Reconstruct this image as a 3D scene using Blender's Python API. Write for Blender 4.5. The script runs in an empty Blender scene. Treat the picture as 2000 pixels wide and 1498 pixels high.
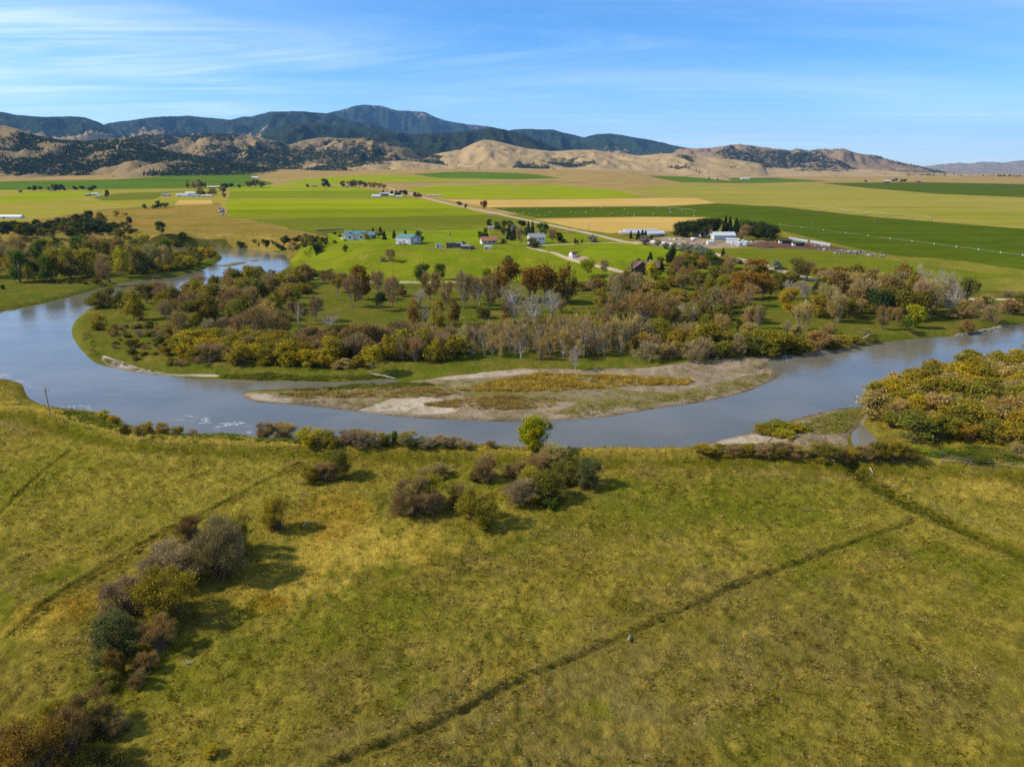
import bpy, bmesh, math, random
import numpy as np
from mathutils import Vector
from mathutils.geometry import delaunay_2d_cdt

# ------------------------------------------------------------------ camera
SC = bpy.context.scene
COL = SC.collection
F = 1389.0                      # focal length in photograph pixels (2000 wide)
HCAM = 60.0                     # the drone hovers 60 m above the flood plain
PITCH = math.radians(16.48)
CP, SP = math.cos(PITCH), math.sin(PITCH)
cam = bpy.data.cameras.new('camera')
cam.sensor_width = 36.0
cam.lens = 36.0 * F / 2000.0
cam.clip_start = 1.0
cam.clip_end = 90000.0
camo = bpy.data.objects.new('camera', cam)
camo.location = (0, 0, HCAM)
camo.rotation_euler = (math.pi / 2 - PITCH, 0, 0)
COL.objects.link(camo)
SC.camera = camo

# ------------------------------------------------------------------ light
SUN_EL, SUN_AZ = math.radians(39), math.radians(-92)      # azimuth from +Y, clockwise: sun at the left
w = bpy.data.worlds.new('World')
SC.world = w
w.use_nodes = True
nt = w.node_tree
nt.nodes.clear()
def N(tree, t, **kw):
    n = tree.nodes.new(t)
    for k, v in kw.items():
        setattr(n, k, v)
    return n
out = N(nt, 'ShaderNodeOutputWorld')
bg = N(nt, 'ShaderNodeBackground')
bg.inputs['Strength'].default_value = 0.15
sky = N(nt, 'ShaderNodeTexSky', sky_type='NISHITA')
sky.sun_disc = False
sky.sun_elevation = SUN_EL
sky.sun_rotation = SUN_AZ
sky.altitude = 1400
sky.air_density = 0.75
sky.dust_density = 1.3
sky.ozone_density = 2.6
hsv = N(nt, 'ShaderNodeHueSaturation')
hsv.inputs['Saturation'].default_value = 1.33
hsv.inputs['Value'].default_value = 1.32
nt.links.new(sky.outputs[0], hsv.inputs['Color'])
# thin cirrus, all round the sky: streaks on a layer 8 km up
tc = N(nt, 'ShaderNodeTexCoord')
sep = N(nt, 'ShaderNodeSeparateXYZ')
nt.links.new(tc.outputs['Generated'], sep.inputs[0])
def M(tree, op, a, b=None, clamp=False):
    n = N(tree, 'ShaderNodeMath', operation=op)
    n.use_clamp = clamp
    for i, x in enumerate((a, b)):
        if x is None:
            continue
        if isinstance(x, (int, float)):
            n.inputs[i].default_value = x
        else:
            tree.links.new(x, n.inputs[i])
    return n.outputs[0]
zc = M(nt, 'ADD', M(nt, 'MAXIMUM', sep.outputs[2], 0.0), 0.045)
px = M(nt, 'DIVIDE', sep.outputs[0], zc)
py = M(nt, 'DIVIDE', sep.outputs[1], zc)
def cirrus(sx, sy, rot, scale, lo, hi, det, dist, seed):
    c = N(nt, 'ShaderNodeCombineXYZ')
    nt.links.new(px, c.inputs[0]); nt.links.new(py, c.inputs[1])
    c.inputs[2].default_value = seed
    mp = N(nt, 'ShaderNodeMapping')
    mp.inputs['Rotation'].default_value = (0, 0, rot)
    mp.inputs['Scale'].default_value = (sx, sy, 1)
    nt.links.new(c.outputs[0], mp.inputs[0])
    no = N(nt, 'ShaderNodeTexNoise')
    no.inputs['Scale'].default_value = scale
    no.inputs['Detail'].default_value = det
    no.inputs['Roughness'].default_value = 0.62
    no.inputs['Distortion'].default_value = dist
    nt.links.new(mp.outputs[0], no.inputs['Vector'])
    mr = N(nt, 'ShaderNodeMapRange', interpolation_type='SMOOTHSTEP')
    mr.inputs['From Min'].default_value = lo
    mr.inputs['From Max'].default_value = hi
    nt.links.new(no.outputs[0], mr.inputs['Value'])
    return mr.outputs[0]
big = cirrus(1, 1, 0.0, 0.17, 0.36, 0.64, 3, 0.5, 12.7)
fine = cirrus(0.35, 1.5, 0.62, 0.55, 0.34, 0.80, 9, 1.2, 2.1)
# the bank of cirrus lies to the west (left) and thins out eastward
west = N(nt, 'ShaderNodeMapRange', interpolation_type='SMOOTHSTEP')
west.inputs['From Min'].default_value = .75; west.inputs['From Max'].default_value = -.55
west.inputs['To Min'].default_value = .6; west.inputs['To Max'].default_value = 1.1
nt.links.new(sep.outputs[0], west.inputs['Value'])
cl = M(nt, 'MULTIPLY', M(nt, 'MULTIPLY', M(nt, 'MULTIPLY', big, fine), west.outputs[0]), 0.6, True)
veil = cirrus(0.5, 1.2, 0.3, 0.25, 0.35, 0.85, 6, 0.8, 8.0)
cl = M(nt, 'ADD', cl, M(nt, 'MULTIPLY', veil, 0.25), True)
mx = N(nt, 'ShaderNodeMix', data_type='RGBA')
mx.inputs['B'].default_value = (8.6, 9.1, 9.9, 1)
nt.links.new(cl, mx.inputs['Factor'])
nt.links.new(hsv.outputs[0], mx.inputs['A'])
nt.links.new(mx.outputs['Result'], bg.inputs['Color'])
nt.links.new(bg.outputs[0], out.inputs[0])

sun = bpy.data.lights.new('sun', 'SUN')
sun.energy = 5.0
sun.angle = math.radians(0.6)
sun.color = (1.0, 0.915, 0.775)
suno = bpy.data.objects.new('sun', sun)
sdir = Vector((math.sin(SUN_AZ) * math.cos(SUN_EL), math.cos(SUN_AZ) * math.cos(SUN_EL), math.sin(SUN_EL)))
suno.rotation_euler = sdir.to_track_quat('Z', 'Y').to_euler()
suno.location = sdir * 500
COL.objects.link(suno)

SC.render.engine = 'CYCLES'
SC.view_settings.view_transform = 'Standard'
SC.view_settings.look = 'None'
SC.view_settings.gamma = 1.0
SC.view_settings.exposure = 0.15
SC.view_settings.use_curve_mapping = False
SC.cycles.use_denoising = False
SC.cycles.max_bounces = 5
SC.cycles.diffuse_bounces = 2
SC.cycles.glossy_bounces = 2
SC.cycles.transmission_bounces = 3
SC.cycles.transparent_max_bounces = 6
SC.cycles.volume_bounces = 0
SC.cycles.sample_clamp_indirect = 4.0

# ------------------------------------------------------------------ numeric helpers
rng = np.random.default_rng(7)
def ray(u, v):
    """direction of the photograph's pixel (u, v); used once, to survey where things stand"""
    u = np.asarray(u, float); v = np.asarray(v, float)
    k = (749.0 - v) / F
    return (u - 1000.0) / F, CP + k * SP, -SP + k * CP
def on_plane(u, v, z=0.0):
    dx, dy, dz = ray(u, v)
    lam = (z - HCAM) / np.minimum(dz, -1e-5)
    return np.stack([dx * lam, dy * lam], -1)
def hsh(ix, iy, seed):
    n = (ix.astype(np.int64) * 374761393 + iy.astype(np.int64) * 668265263 + seed * 1442695041) & 0xffffffff
    n = ((n ^ (n >> 13)) * 1274126177) & 0xffffffff
    n = (n ^ (n >> 16)) & 0xffffffff
    return n / 4294967295.0
def vn(x, y, seed=0):
    x = np.asarray(x, float); y = np.asarray(y, float)
    ix = np.floor(x); iy = np.floor(y)
    fx = x - ix; fy = y - iy
    fx = fx * fx * fx * (fx * (fx * 6 - 15) + 10); fy = fy * fy * fy * (fy * (fy * 6 - 15) + 10)
    a = hsh(ix, iy, seed); b = hsh(ix + 1, iy, seed); c = hsh(ix, iy + 1, seed); d = hsh(ix + 1, iy + 1, seed)
    return (a * (1 - fx) + b * fx) * (1 - fy) + (c * (1 - fx) + d * fx) * fy
def fbm(x, y, seed=0, oc=4, gain=0.5):
    s = 0; a = 1.0; t = 0; f = 1.0
    for i in range(oc):
        c, sn = math.cos(0.7 * i), math.sin(0.7 * i)
        s = s + a * vn((x * c - y * sn) * f + 17.3 * i, (x * sn + y * c) * f - 9.1 * i, seed + i * 31)
        t += a; a *= gain; f *= 2.03
    return s / t
def sstep(a, b, x):
    t = np.clip((x - a) / (b - a), 0, 1)
    return t * t * (3 - 2 * t)
def dist_line(P, L, closed=False, maxd=60.0):
    """distance from points P to the polyline L; beyond maxd only a large number"""
    L = np.asarray(L, float)
    n = len(L)
    od = np.argsort(P[:, 0], kind='stable')
    S = P[od]; X = S[:, 0].copy(); Y = S[:, 1].copy()
    best = np.full(len(P), 1e8)
    for i in range(n if closed else n - 1):
        a = L[i]; b = L[(i + 1) % n]
        i0, i1 = np.searchsorted(X, (min(a[0], b[0]) - maxd, max(a[0], b[0]) + maxd))
        if i0 == i1:
            continue
        dx, dy = b - a
        qx = X[i0:i1] - a[0]; qy = Y[i0:i1] - a[1]
        t = np.clip((qx * dx + qy * dy) / max(dx * dx + dy * dy, 1e-9), 0, 1)
        ex = qx - t * dx; ey = qy - t * dy
        np.minimum(best[i0:i1], ex * ex + ey * ey, out=best[i0:i1])
    r = np.empty(len(P)); r[od] = np.sqrt(best)
    return r
def inside(P, L):
    L = np.asarray(L, float)
    od = np.argsort(P[:, 1], kind='stable')
    X = P[od, 0]; Y = P[od, 1]
    c = np.zeros(len(P), bool)
    n = len(L)
    for i in range(n):
        x1, y1 = L[i]; x2, y2 = L[(i + 1) % n]
        if y1 == y2:
            continue
        i0, i1 = np.searchsorted(Y, (min(y1, y2), max(y1, y2)))
        if i0 < i1:
            c[i0:i1] ^= X[i0:i1] < (x2 - x1) * (Y[i0:i1] - y1) / (y2 - y1) + x1
    r = np.zeros(len(P), bool); r[od] = c
    return r
def smooth_line(pts, n=4, closed=False):
    """Catmull-Rom through the points, n pieces per span"""
    P = np.asarray(pts, float)
    m = len(P)
    o = []
    for i in range(m if closed else m - 1):
        g = (lambda j: P[j % m]) if closed else (lambda j: P[min(max(j, 0), m - 1)])
        p0, p1, p2, p3 = g(i - 1), g(i), g(i + 1), g(i + 2)
        for k in range(n):
            t = k / n
            o.append(0.5 * (2 * p1 + (p2 - p0) * t + (2 * p0 - 5 * p1 + 4 * p2 - p3) * t * t + (3 * p1 - p0 - 3 * p2 + p3) * t ** 3))
    if not closed:
        o.append(P[-1])
    return np.array(o)

# ------------------------------------------------------------------ survey of the valley (photograph pixels -> metres)
WATER_Z = -1.6
RIVER = [(-420, 705), (-150, 640), (0, 609), (60, 598), (130, 582), (185, 567), (240, 553), (300, 546), (345, 540), (395, 527),
         (428, 511), (432, 500), (412, 492), (340, 489), (100, 490), (-420, 495), (-420, 487), (100, 483), (340, 483), (430, 484), (500, 487),
         (548, 495), (565, 506), (562, 520), (540, 534), (480, 552), (400, 566), (300, 574), (225, 588), (185, 597),
         (150, 624), (140, 648), (150, 672), (171, 696), (192, 711), (240, 723), (300, 732), (360, 738), (420, 741), (480, 743), (600, 745),
         (660, 747), (720, 742), (782, 742), (760, 749), (700, 750), (640, 756), (600, 759), (540, 760), (495, 762), (474, 770), (495, 784),
         (540, 788), (600, 793), (695, 804), (770, 813), (890, 821), (1010, 824), (1090, 821), (1180, 815), (1270, 800), (1360, 787),
         (1435, 772), (1480, 757), (1522, 734), (1508, 720), (1494, 711), (1512, 701), (1528, 693), (1580, 687), (1670, 674), (1760, 665), (1820, 659),
         (1880, 655), (1925, 647), (1949, 640), (2000, 632), (2200, 612), (2500, 590), (2500, 640), (2200, 662), (2000, 692), (1880, 711), (1800, 734), (1720, 765), (1694, 791),
         (1640, 798), (1580, 811), (1520, 828), (1460, 846), (1400, 861), (1345, 872), (1290, 877), (1200, 878), (1100, 879), (1000, 874), (930, 869),
         (860, 868), (700, 866), (600, 862), (510, 855), (470, 850), (420, 850), (345, 848), (255, 831), (228, 819), (205, 809), (180, 804), (144, 801),
         (99, 795), (60, 780), (48, 763), (42, 750), (18, 743), (0, 741), (-200, 737), (-420, 745)]
RIVER_W = smooth_line(on_plane(*np.array(RIVER, float).T, WATER_Z), 3, True)
POND1 = smooth_line(on_plane(*np.array([(1664, 846), (1684, 831), (1700, 845), (1713, 860), (1700, 878), (1668, 872)], float).T, WATER_Z), 3, True)
POND2 = smooth_line(on_plane(*np.array([(1806, 888), (1832, 879), (1850, 885), (1838, 892), (1814, 896)], float).T, WATER_Z), 3, True)
TOE = on_plane(*np.array([(-900, 500), (0, 488), (200, 486), (340, 482), (440, 483), (545, 489), (572, 507), (600, 536), (800, 541), (1000, 538), (1200, 545),
                          (1500, 552), (1700, 560), (2000, 570), (2900, 600)], float).T)
TERRACE = np.vstack([TOE, [[60000, 60000], [-60000, 60000]]])
BERM = smooth_line(on_plane(*np.array([(-300, 812), (20, 802), (100, 811), (180, 835), (270, 860), (400, 870), (560, 875), (800, 881), (1000, 888), (1200, 890), (1400, 892), (1600, 898), (1750, 905), (1900, 911), (2200, 924)], float).T), 3)
DITCH = {
    'long': smooth_line(on_plane(*np.array([(640, 1500), (690, 1478), (860, 1408), (1000, 1335), (1200, 1252), (1400, 1165), (1560, 1100), (1700, 1048), (1790, 1016)], float).T), 3),
    'right': smooth_line(on_plane(*np.array([(1660, 905), (1700, 938), (1780, 985), (1880, 1030), (2000, 1080), (2250, 1180)], float).T), 3),
    'left': smooth_line(on_plane(*np.array([(-60, 1045), (0, 1003), (60, 945), (105, 905), (140, 878)], float).T), 3),
    'mid': smooth_line(on_plane(*np.array([(20, 1245), (90, 1180), (200, 1112), (300, 1050), (400, 1000), (500, 948), (590, 905)], float).T), 3),
}
def river_sd(P):
    d = dist_line(P, RIVER_W, True)
    d = np.where(inside(P, RIVER_W), -d, d)
    for q in (POND1, POND2):
        e = dist_line(P, q, True)
        d = np.minimum(d, np.where(inside(P, q), -e, e))
    return d
BAR_C = on_plane(np.array([620., 760, 900, 1050, 1200, 1350, 1450]), np.array([778., 775, 780, 785, 770, 745, 728]))
SPIT_C = on_plane(np.array([1440., 1520, 1600, 1680]), np.array([862., 838, 825, 812]))
LEFTBAR_C = on_plane(np.array([200., 290, 400]), np.array([700., 726, 734]))
ISLET = on_plane(np.array([438., 455, 475, 496]), np.array([521., 516.5, 513, 510.5]), WATER_Z)
def height(P, detail=True):
    P = np.asarray(P, float).reshape(-1, 2)
    x = P[:, 0]; y = P[:, 1]
    z = np.zeros(len(P))
    far = y > 330
    # terrace with the farms, then the valley floor rising slowly to the foot of the hills
    if far.any():
        k = np.where(far)[0]
        Q = P[k]
        d = np.minimum(dist_line(Q, TOE, False, 220), 400)
        d = np.where(inside(Q, TERRACE), d, 0)
        wl = np.where(Q[:, 0] < -150, 20.0, 55.0)
        z[k] = 9.0 * sstep(0, 1, d / wl) + 3.2 * (fbm(Q[:, 0] / 34, Q[:, 1] / 26, 5, 3) - .5) * sstep(2, 30, d) * (1 - sstep(60, 130, d))
        z[k] += 0.008 * np.clip(Q[:, 1] - 700, 0, 3900) + 0.0009 * np.clip(Q[:, 1] - 4600, 0, 9000)
        z[k] += .030 * np.clip(Q[:, 1] - 1900, 0, 1350) * (1 - sstep(.06, .34, Q[:, 0] / Q[:, 1])) * (1 + .35 * (fbm(Q[:, 0] / 420, Q[:, 1] / 420, 8, 3) - .5))
    mid = (y > 130) & (y < 700)
    if mid.any():
        k = np.where(mid)[0]
        Q = P[k]
        sd = river_sd(Q)
        m = np.maximum(np.maximum(1 - sstep(10, 34, dist_line(Q, BAR_C)), 1 - sstep(6, 20, dist_line(Q, SPIT_C))), 1 - sstep(8, 18, dist_line(Q, LEFTBAR_C)))
        wd = 5.0 + 26.0 * m
        tq = np.clip(sd / wd, 0, 1)
        up = WATER_Z + (z[k] - WATER_Z - .25 * m) * tq * (2 - tq)
        dn = WATER_Z - 1.6 * sstep(0, 1, np.clip(-sd, 0, None) / (4 + 6 * m))
        nz = np.where(sd > 0, up, dn)
        z[k] = np.where(sd < wd, nz, z[k])
        if detail:
            z[k] += 0.5 * (fbm(Q[:, 0] / 14, Q[:, 1] / 14, 3) - .5) * sstep(2, 16, sd)
        z[k] = np.maximum(z[k], np.where(sd < 0, WATER_Z + .35 - .07 * np.minimum(dist_line(Q, ISLET, False, 30), 30), -99))
    near = y < 260
    if near.any():
        k = np.where(near)[0]
        Q = P[k]
        d = dist_line(Q, BERM)
        a = 1.3 * np.exp(-(d / 3.2) ** 2)
        sdn = 1.0
        for nm, dep, wd, bank in (('long', 0.48, 0.45, .20), ('right', .7, 2.0, .25), ('left', 0.28, .5, .12), ('mid', 0.30, .5, .2)):
            d = dist_line(Q, DITCH[nm])
            a = a - dep * np.exp(-(d / wd) ** 2) + bank * np.exp(-((d - 2.3 * wd) / (1.1 * wd)) ** 2)
        if detail:
            qx, qy = Q[:, 0], Q[:, 1]
            a += 0.9 * (fbm(qx / 38, qy / 38, 11, 3) - .5) + 0.40 * (fbm(qx / 5, qy / 5, 21, 3) - .5)
            tus = fbm(qx / 18, qy / 18, 40, 2)
            a += (0.36 + 0.60 * sstep(.42, .66, tus)) * (fbm(qx / 1.25, qy / 1.25, 33, 3) - .5)
        z[k] += a * (1 if not mid.any() else np.where(Q[:, 1] > 130, sstep(0, 6, river_sd(Q)), 1))
    return z
# the valley's relief, sampled once on a fan of bearings so that sight lines can be traced over it quickly
_T = np.linspace(-1.25, 1.25, 560)
_S = np.linspace(math.log(45), math.log(26000), 620)
_gy = np.exp(_S)
_HG = height(np.stack([(_T[:, None] * _gy[None]).ravel(), np.broadcast_to(_gy, (560, 620)).ravel()], -1), False).reshape(560, 620)
def at(u, v, exact=True):
    """where the photograph's pixel (u, v) meets the ground: (x, y, z), following the sight line until it dips under the terrain"""
    dx, dy, dz = (float(q) for q in ray(u, v))
    ti = min(max((dx / dy + 1.25) / 2.5 * 559, 0), 558.999)
    i = int(ti); f = ti - i
    h = _HG[i] * (1 - f) + _HG[i + 1] * f
    zz = HCAM + dz * _gy / dy
    b = np.where(zz <= h)[0]
    if not len(b):
        yy = _gy[-1]
    else:
        i = max(b[0], 1)
        g0 = zz[i - 1] - h[i - 1]; g1 = zz[i] - h[i]
        t = g0 / max(g0 - g1, 1e-9)
        yy = _gy[i - 1] + t * (_gy[i] - _gy[i - 1])
    x = dx * yy / dy
    return np.array([x, yy, height(np.array([[x, yy]]))[0] if exact else 0.0])
def region(pts):
    return np.array([at(*p, False)[:2] for p in pts])
def depth_of(p):
    return p[1] * CP + (HCAM - p[2]) * SP
def top_z(p, vt):
    dx, dy, dz = ray(1000, vt)
    return HCAM + float(dz) * p[1] / float(dy)
# ------------------------------------------------------------------ materials
def new_mat(name):
    m = bpy.data.materials.new(name)
    m.use_nodes = True
    m.node_tree.nodes.clear()
    return m, m.node_tree
def lk(t, a, b):
    t.links.new(a, b)
def mixc(t, fac, a, b, blend='MIX'):
    n = N(t, 'ShaderNodeMix', data_type='RGBA', blend_type=blend)
    for key, x in (('Factor', fac), ('A', a), ('B', b)):
        s = n.inputs[key] if key != 'Factor' else n.inputs['Factor']
        if isinstance(x, (int, float)):
            s.default_value = x
        elif isinstance(x, tuple):
            s.default_value = (*x, 1) if len(x) == 3 else x
        else:
            lk(t, x, s)
    return n.outputs['Result']
def noise_n(t, vec, scale, detail=4, rough=.55, lo=0.0, hi=1.0, dist=0.0, stretch=None, rot=0.0):
    if stretch:
        mp = N(t, 'ShaderNodeMapping')
        mp.inputs['Rotation'].default_value = (0, 0, rot)
        mp.inputs['Scale'].default_value = (*stretch, 1)
        lk(t, vec, mp.inputs[0]); vec = mp.outputs[0]
    n = N(t, 'ShaderNodeTexNoise')
    n.inputs['Scale'].default_value = scale
    n.inputs['Detail'].default_value = detail
    n.inputs['Roughness'].default_value = rough
    n.inputs['Distortion'].default_value = dist
    lk(t, vec, n.inputs['Vector'])
    if (lo, hi) == (0.0, 1.0):
        return n.outputs[0]
    mr = N(t, 'ShaderNodeMapRange', interpolation_type='SMOOTHSTEP')
    mr.inputs['From Min'].default_value = lo
    mr.inputs['From Max'].default_value = hi
    lk(t, n.outputs[0], mr.inputs['Value'])
    return mr.outputs[0]
def finish(t, col, rough=0.95, normal=None, spec=0.15):
    b = N(t, 'ShaderNodeBsdfPrincipled')
    o = N(t, 'ShaderNodeOutputMaterial')
    if isinstance(col, tuple):
        b.inputs['Base Color'].default_value = (*col, 1)
    else:
        lk(t, col, b.inputs['Base Color'])
    b.inputs['Roughness'].default_value = rough
    b.inputs['Specular IOR Level'].default_value = spec
    if normal is not None:
        lk(t, normal, b.inputs['Normal'])
    lk(t, b.outputs[0], o.inputs[0])
    return b
def matte(t, col, normal=None):
    b = N(t, 'ShaderNodeBsdfDiffuse'); o = N(t, 'ShaderNodeOutputMaterial')
    lk(t, col, b.inputs['Color'])
    if normal is not None:
        lk(t, normal, b.inputs['Normal'])
    lk(t, b.outputs[0], o.inputs[0])
def bump_n(t, hgt, dist, strength=1.0):
    b = N(t, 'ShaderNodeBump')
    b.inputs['Distance'].default_value = dist
    b.inputs['Strength'].default_value = strength
    lk(t, hgt, b.inputs['Height'])
    return b.outputs[0]
def ground_mat(name, c0, c1, c2=None, s0=0.03, s2=0.12, fine=1.2, stripe=None, bump=0.25, var=0.30, attr=None, wet=False):
    """c0 and c1 in broad patches, c2 in smaller ones, fine grain and relief; stripe = (angle, across, along, colour, amount)"""
    m, t = new_mat(name)
    pos = N(t, 'ShaderNodeNewGeometry').outputs['Position']
    if attr:
        a = N(t, 'ShaderNodeAttribute'); a.attribute_name = attr
        col = a.outputs['Color']
    else:
        col = mixc(t, noise_n(t, pos, s0, 5, .6, .36, .64), c0, c1)
    if c2:
        col = mixc(t, noise_n(t, pos, s2, 6, .65, .48, .72, .3), col, c2)
    if stripe:
        an, ac, al, sc_, am = stripe
        f = noise_n(t, pos, 1.0, 3, .6, .42, .66, 0, (al, ac), an)
        f = M(t, 'MULTIPLY', f, am)
        col = mixc(t, f, col, sc_)
    g = noise_n(t, pos, fine, 6, .7)
    g2 = noise_n(t, pos, fine * 0.22, 4, .6)
    k = M(t, 'ADD', M(t, 'MULTIPLY', g, 2 * var), 1 - var)
    k = M(t, 'MULTIPLY', k, M(t, 'ADD', M(t, 'MULTIPLY', g2, 1.4 * var), 1 - .7 * var))
    kk = N(t, 'ShaderNodeCombineXYZ')
    for i in range(3):
        lk(t, k, kk.inputs[i])
    col = mixc(t, 1.0, col, kk.outputs[0], 'MULTIPLY')
    if wet:
        zz = N(t, 'ShaderNodeSeparateXYZ'); lk(t, pos, zz.inputs[0])
        mr = N(t, 'ShaderNodeMapRange', interpolation_type='SMOOTHSTEP')
        mr.inputs['From Min'].default_value = WATER_Z - .05; mr.inputs['From Max'].default_value = WATER_Z + .22
        mr.inputs['To Min'].default_value = .45
        lk(t, M(t, 'ADD', zz.outputs[2], M(t, 'MULTIPLY', M(t, 'SUBTRACT', g2, .5), .25)), mr.inputs['Value'])
        w3 = N(t, 'ShaderNodeCombineXYZ')
        for i in range(3):
            lk(t, mr.outputs[0], w3.inputs[i])
        col = mixc(t, 1.0, col, w3.outputs[0], 'MULTIPLY')
    matte(t, col, bump_n(t, M(t, 'ADD', g, M(t, 'MULTIPLY', g2, 1.5)), bump) if bump else None)
    return m
MAT = {}
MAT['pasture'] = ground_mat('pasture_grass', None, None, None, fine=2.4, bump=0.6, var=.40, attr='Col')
MAT['meadow'] = ground_mat('meadow_grass', (.088, .108, .009), (.125, .118, .014), (.175, .130, .028), .035, .10, .9, bump=.5, var=.38)
MAT['slope'] = ground_mat('slope_grass', (0.130, 0.170, 0.0060), (0.177, 0.200, 0.0084), (0.229, 0.190, 0.0240), .022, .07, .5, bump=.55, var=.26)
MAT['lawn'] = ground_mat('lawn_grass', (0.177, 0.225, 0.0060), (0.140, 0.185, 0.0054), None, .03, .1, .5, (0, .10, .008, (0.218, 0.250, 0.0120), .5), .2, .15)
MAT['bank'] = ground_mat('bank_earth', (.15, .12, .07), (.10, .10, .03), (.24, .19, .12), .12, .3, 1.2, bump=.5, var=.35)
MAT['bluff'] = ground_mat('bluff_grass', (0.140, 0.115, 0.0180), (0.088, 0.095, 0.0132), (0.218, 0.150, 0.0480), .03, .06, .5, bump=.8, var=.35)
MAT['gravel'] = ground_mat('gravel', (.30, .225, .14), (.245, .185, .11), (.15, .125, .035), .06, .12, 1.5, bump=.35, var=.45, wet=True)
MAT['sand'] = ground_mat('sand', (.44, .36, .265), (.35, .28, .19), (.19, .17, .06), .1, .35, 1.6, bump=.2, var=.34, wet=True)
MAT['weeds'] = ground_mat('bar_weeds', (.175, .145, .035), (.24, .185, .10), (.12, .12, .022), .10, .25, 1.4, bump=.45, var=.42, wet=True)
MAT['drygrass'] = ground_mat('dry_grassland', (0.312, 0.200, 0.0638), (0.250, 0.175, 0.0488), (0.374, 0.250, 0.0900), .006, .02, .10, (.1, .012, .0018, (0.416, 0.290, 0.0975), .5), 1.0, .18)
MAT['hayland'] = ground_mat('hay_meadow', (0.250, 0.240, 0.0210), (0.312, 0.225, 0.0372), (0.177, 0.225, 0.0120), .006, .012, .12, (.05, .03, .003, (0.322, 0.245, 0.0420), .7), .6, .18)
MAT['brownland'] = ground_mat('brown_grassland', (0.281, 0.175, 0.0330), (0.208, 0.155, 0.0270), (0.333, 0.220, 0.0540), .010, .04, .3, (.1, .03, .004, (0.156, 0.130, 0.0180), .5), .8, .25)
MAT['g_bright'] = ground_mat('irrigated_green', (0.165, 0.198, 0.0048), (0.140, 0.175, 0.0043), None, .012, .05, .25, (.06, .04, .003, (0.215, 0.239, 0.0058), .7), .3, .14)
MAT['g_lime'] = ground_mat('irrigated_lime', (0.234, 0.262, 0.0048), (0.195, 0.230, 0.0043), None, .01, .05, .2, (.03, .022, .002, (0.279, 0.294, 0.0072), .6), .3, .10)
MAT['g_mid'] = ground_mat('irrigated_mid_green', (0.130, 0.145, 0.0108), (0.114, 0.130, 0.0090), None, .012, .05, .35, (.02, .09, .002, (0.151, 0.160, 0.0120), .7), .3, .15)
MAT['g_dark'] = ground_mat('irrigated_dark_green', (0.071, 0.098, 0.0054), (0.057, 0.082, 0.0042), (0.088, 0.110, 0.0072), .008, .03, .35, (-.12, .05, .002, (0.085, 0.115, 0.0072), .7), .3, .18)
MAT['g_deep'] = ground_mat('irrigated_deep_green', (0.088, 0.145, 0.0066), (0.071, 0.120, 0.0060), None, .006, .03, .2, (.04, .02, .002, (0.114, 0.170, 0.0084), .6), .3, .12)
MAT['stubble'] = ground_mat('stubble', (0.489, 0.320, 0.0825), (0.416, 0.265, 0.0638), None, .008, .05, .3, (.015, .12, .003, (0.551, 0.370, 0.1050), .6), .3, .12)
MAT['olive'] = ground_mat('ripening_hay', (.225, .212, .022), (.255, .215, .032), (.185, .19, .018), .004, .012, .12, (.02, .035, .0015, (.34, .27, .06), .75), .5, .13)
MAT['yard'] = ground_mat('bare_yard', (.36, .26, .175), (.28, .20, .125), (.17, .15, .06), .05, .12, .8, bump=.25, var=.25)
MAT['mud'] = ground_mat('dark_mud', (.10, .055, .032), (.14, .085, .05), None, .08, .2, .9, bump=.3, var=.3)
MAT['road'] = ground_mat('gravel_road', (.46, .36, .23), (.39, .31, .2), None, .05, .2, .8, bump=.06, var=.14)
MAT['verge'] = ground_mat('verge_grass', (0.198, 0.170, 0.0240), (0.135, 0.140, 0.0150), None, .05, .2, .7, bump=.3, var=.3)
MAT['edge'] = ground_mat('edge_weeds', (.085, .085, .015), (.13, .105, .03), None, .03, .2, .5, bump=.4, var=.4)
MAT['slough'] = ground_mat('slough_algae', (.42, .36, .10), (.33, .33, .12), (.14, .16, .13), .05, .09, .8, bump=.02, var=.15)
MAT['bed'] = ground_mat('river_bed', (.10, .09, .06), (.14, .12, .08), None, .1, .3, 1.5, bump=.1, var=.3)

# ------------------------------------------------------------------ mesh helpers
def mesh_np(name, V, faces, mat=None, smooth=False):
    """faces: an (n, k) integer array, or a list of such arrays"""
    me = bpy.data.meshes.new(name)
    if not isinstance(faces, (list, tuple)):
        faces = [faces]
    faces = [np.asarray(f, np.int32) for f in faces if len(f)]
    V = np.asarray(V, np.float32)
    me.vertices.add(len(V))
    me.vertices.foreach_set('co', V.ravel())
    loops = np.concatenate([f.ravel() for f in faces])
    tot = np.concatenate([np.full(len(f), f.shape[1], np.int32) for f in faces])
    start = np.concatenate([[0], np.cumsum(tot)[:-1]]).astype(np.int32)
    me.loops.add(len(loops))
    me.loops.foreach_set('vertex_index', loops)
    me.polygons.add(len(tot))
    me.polygons.foreach_set('loop_start', start)
    me.polygons.foreach_set('loop_total', tot)
    if smooth:
        me.polygons.foreach_set('use_smooth', np.ones(len(tot), bool))
    me.update(calc_edges=True)
    if mat:
        me.materials.append(mat)
    return me
def link(name, me, parent=None, loc=None):
    o = bpy.data.objects.new(name, me)
    COL.objects.link(o)
    if parent is not None:
        o.parent = parent
    if loc is not None:
        o.location = loc
    return o
def struct(o, kind='structure', label=None, cat=None):
    o['kind'] = kind
    if label:
        o['label'] = label
    if cat:
        o['category'] = cat
    return o
def tag(o, label, cat, group=None):
    o['label'] = label; o['category'] = cat
    if group:
        o['group'] = group
    return o
def set_col(me, name, C):
    a = me.attributes.new(name, 'FLOAT_COLOR', 'POINT')
    a.data.foreach_set('color', np.c_[C, np.ones(len(C))].astype(np.float32).ravel())

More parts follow.
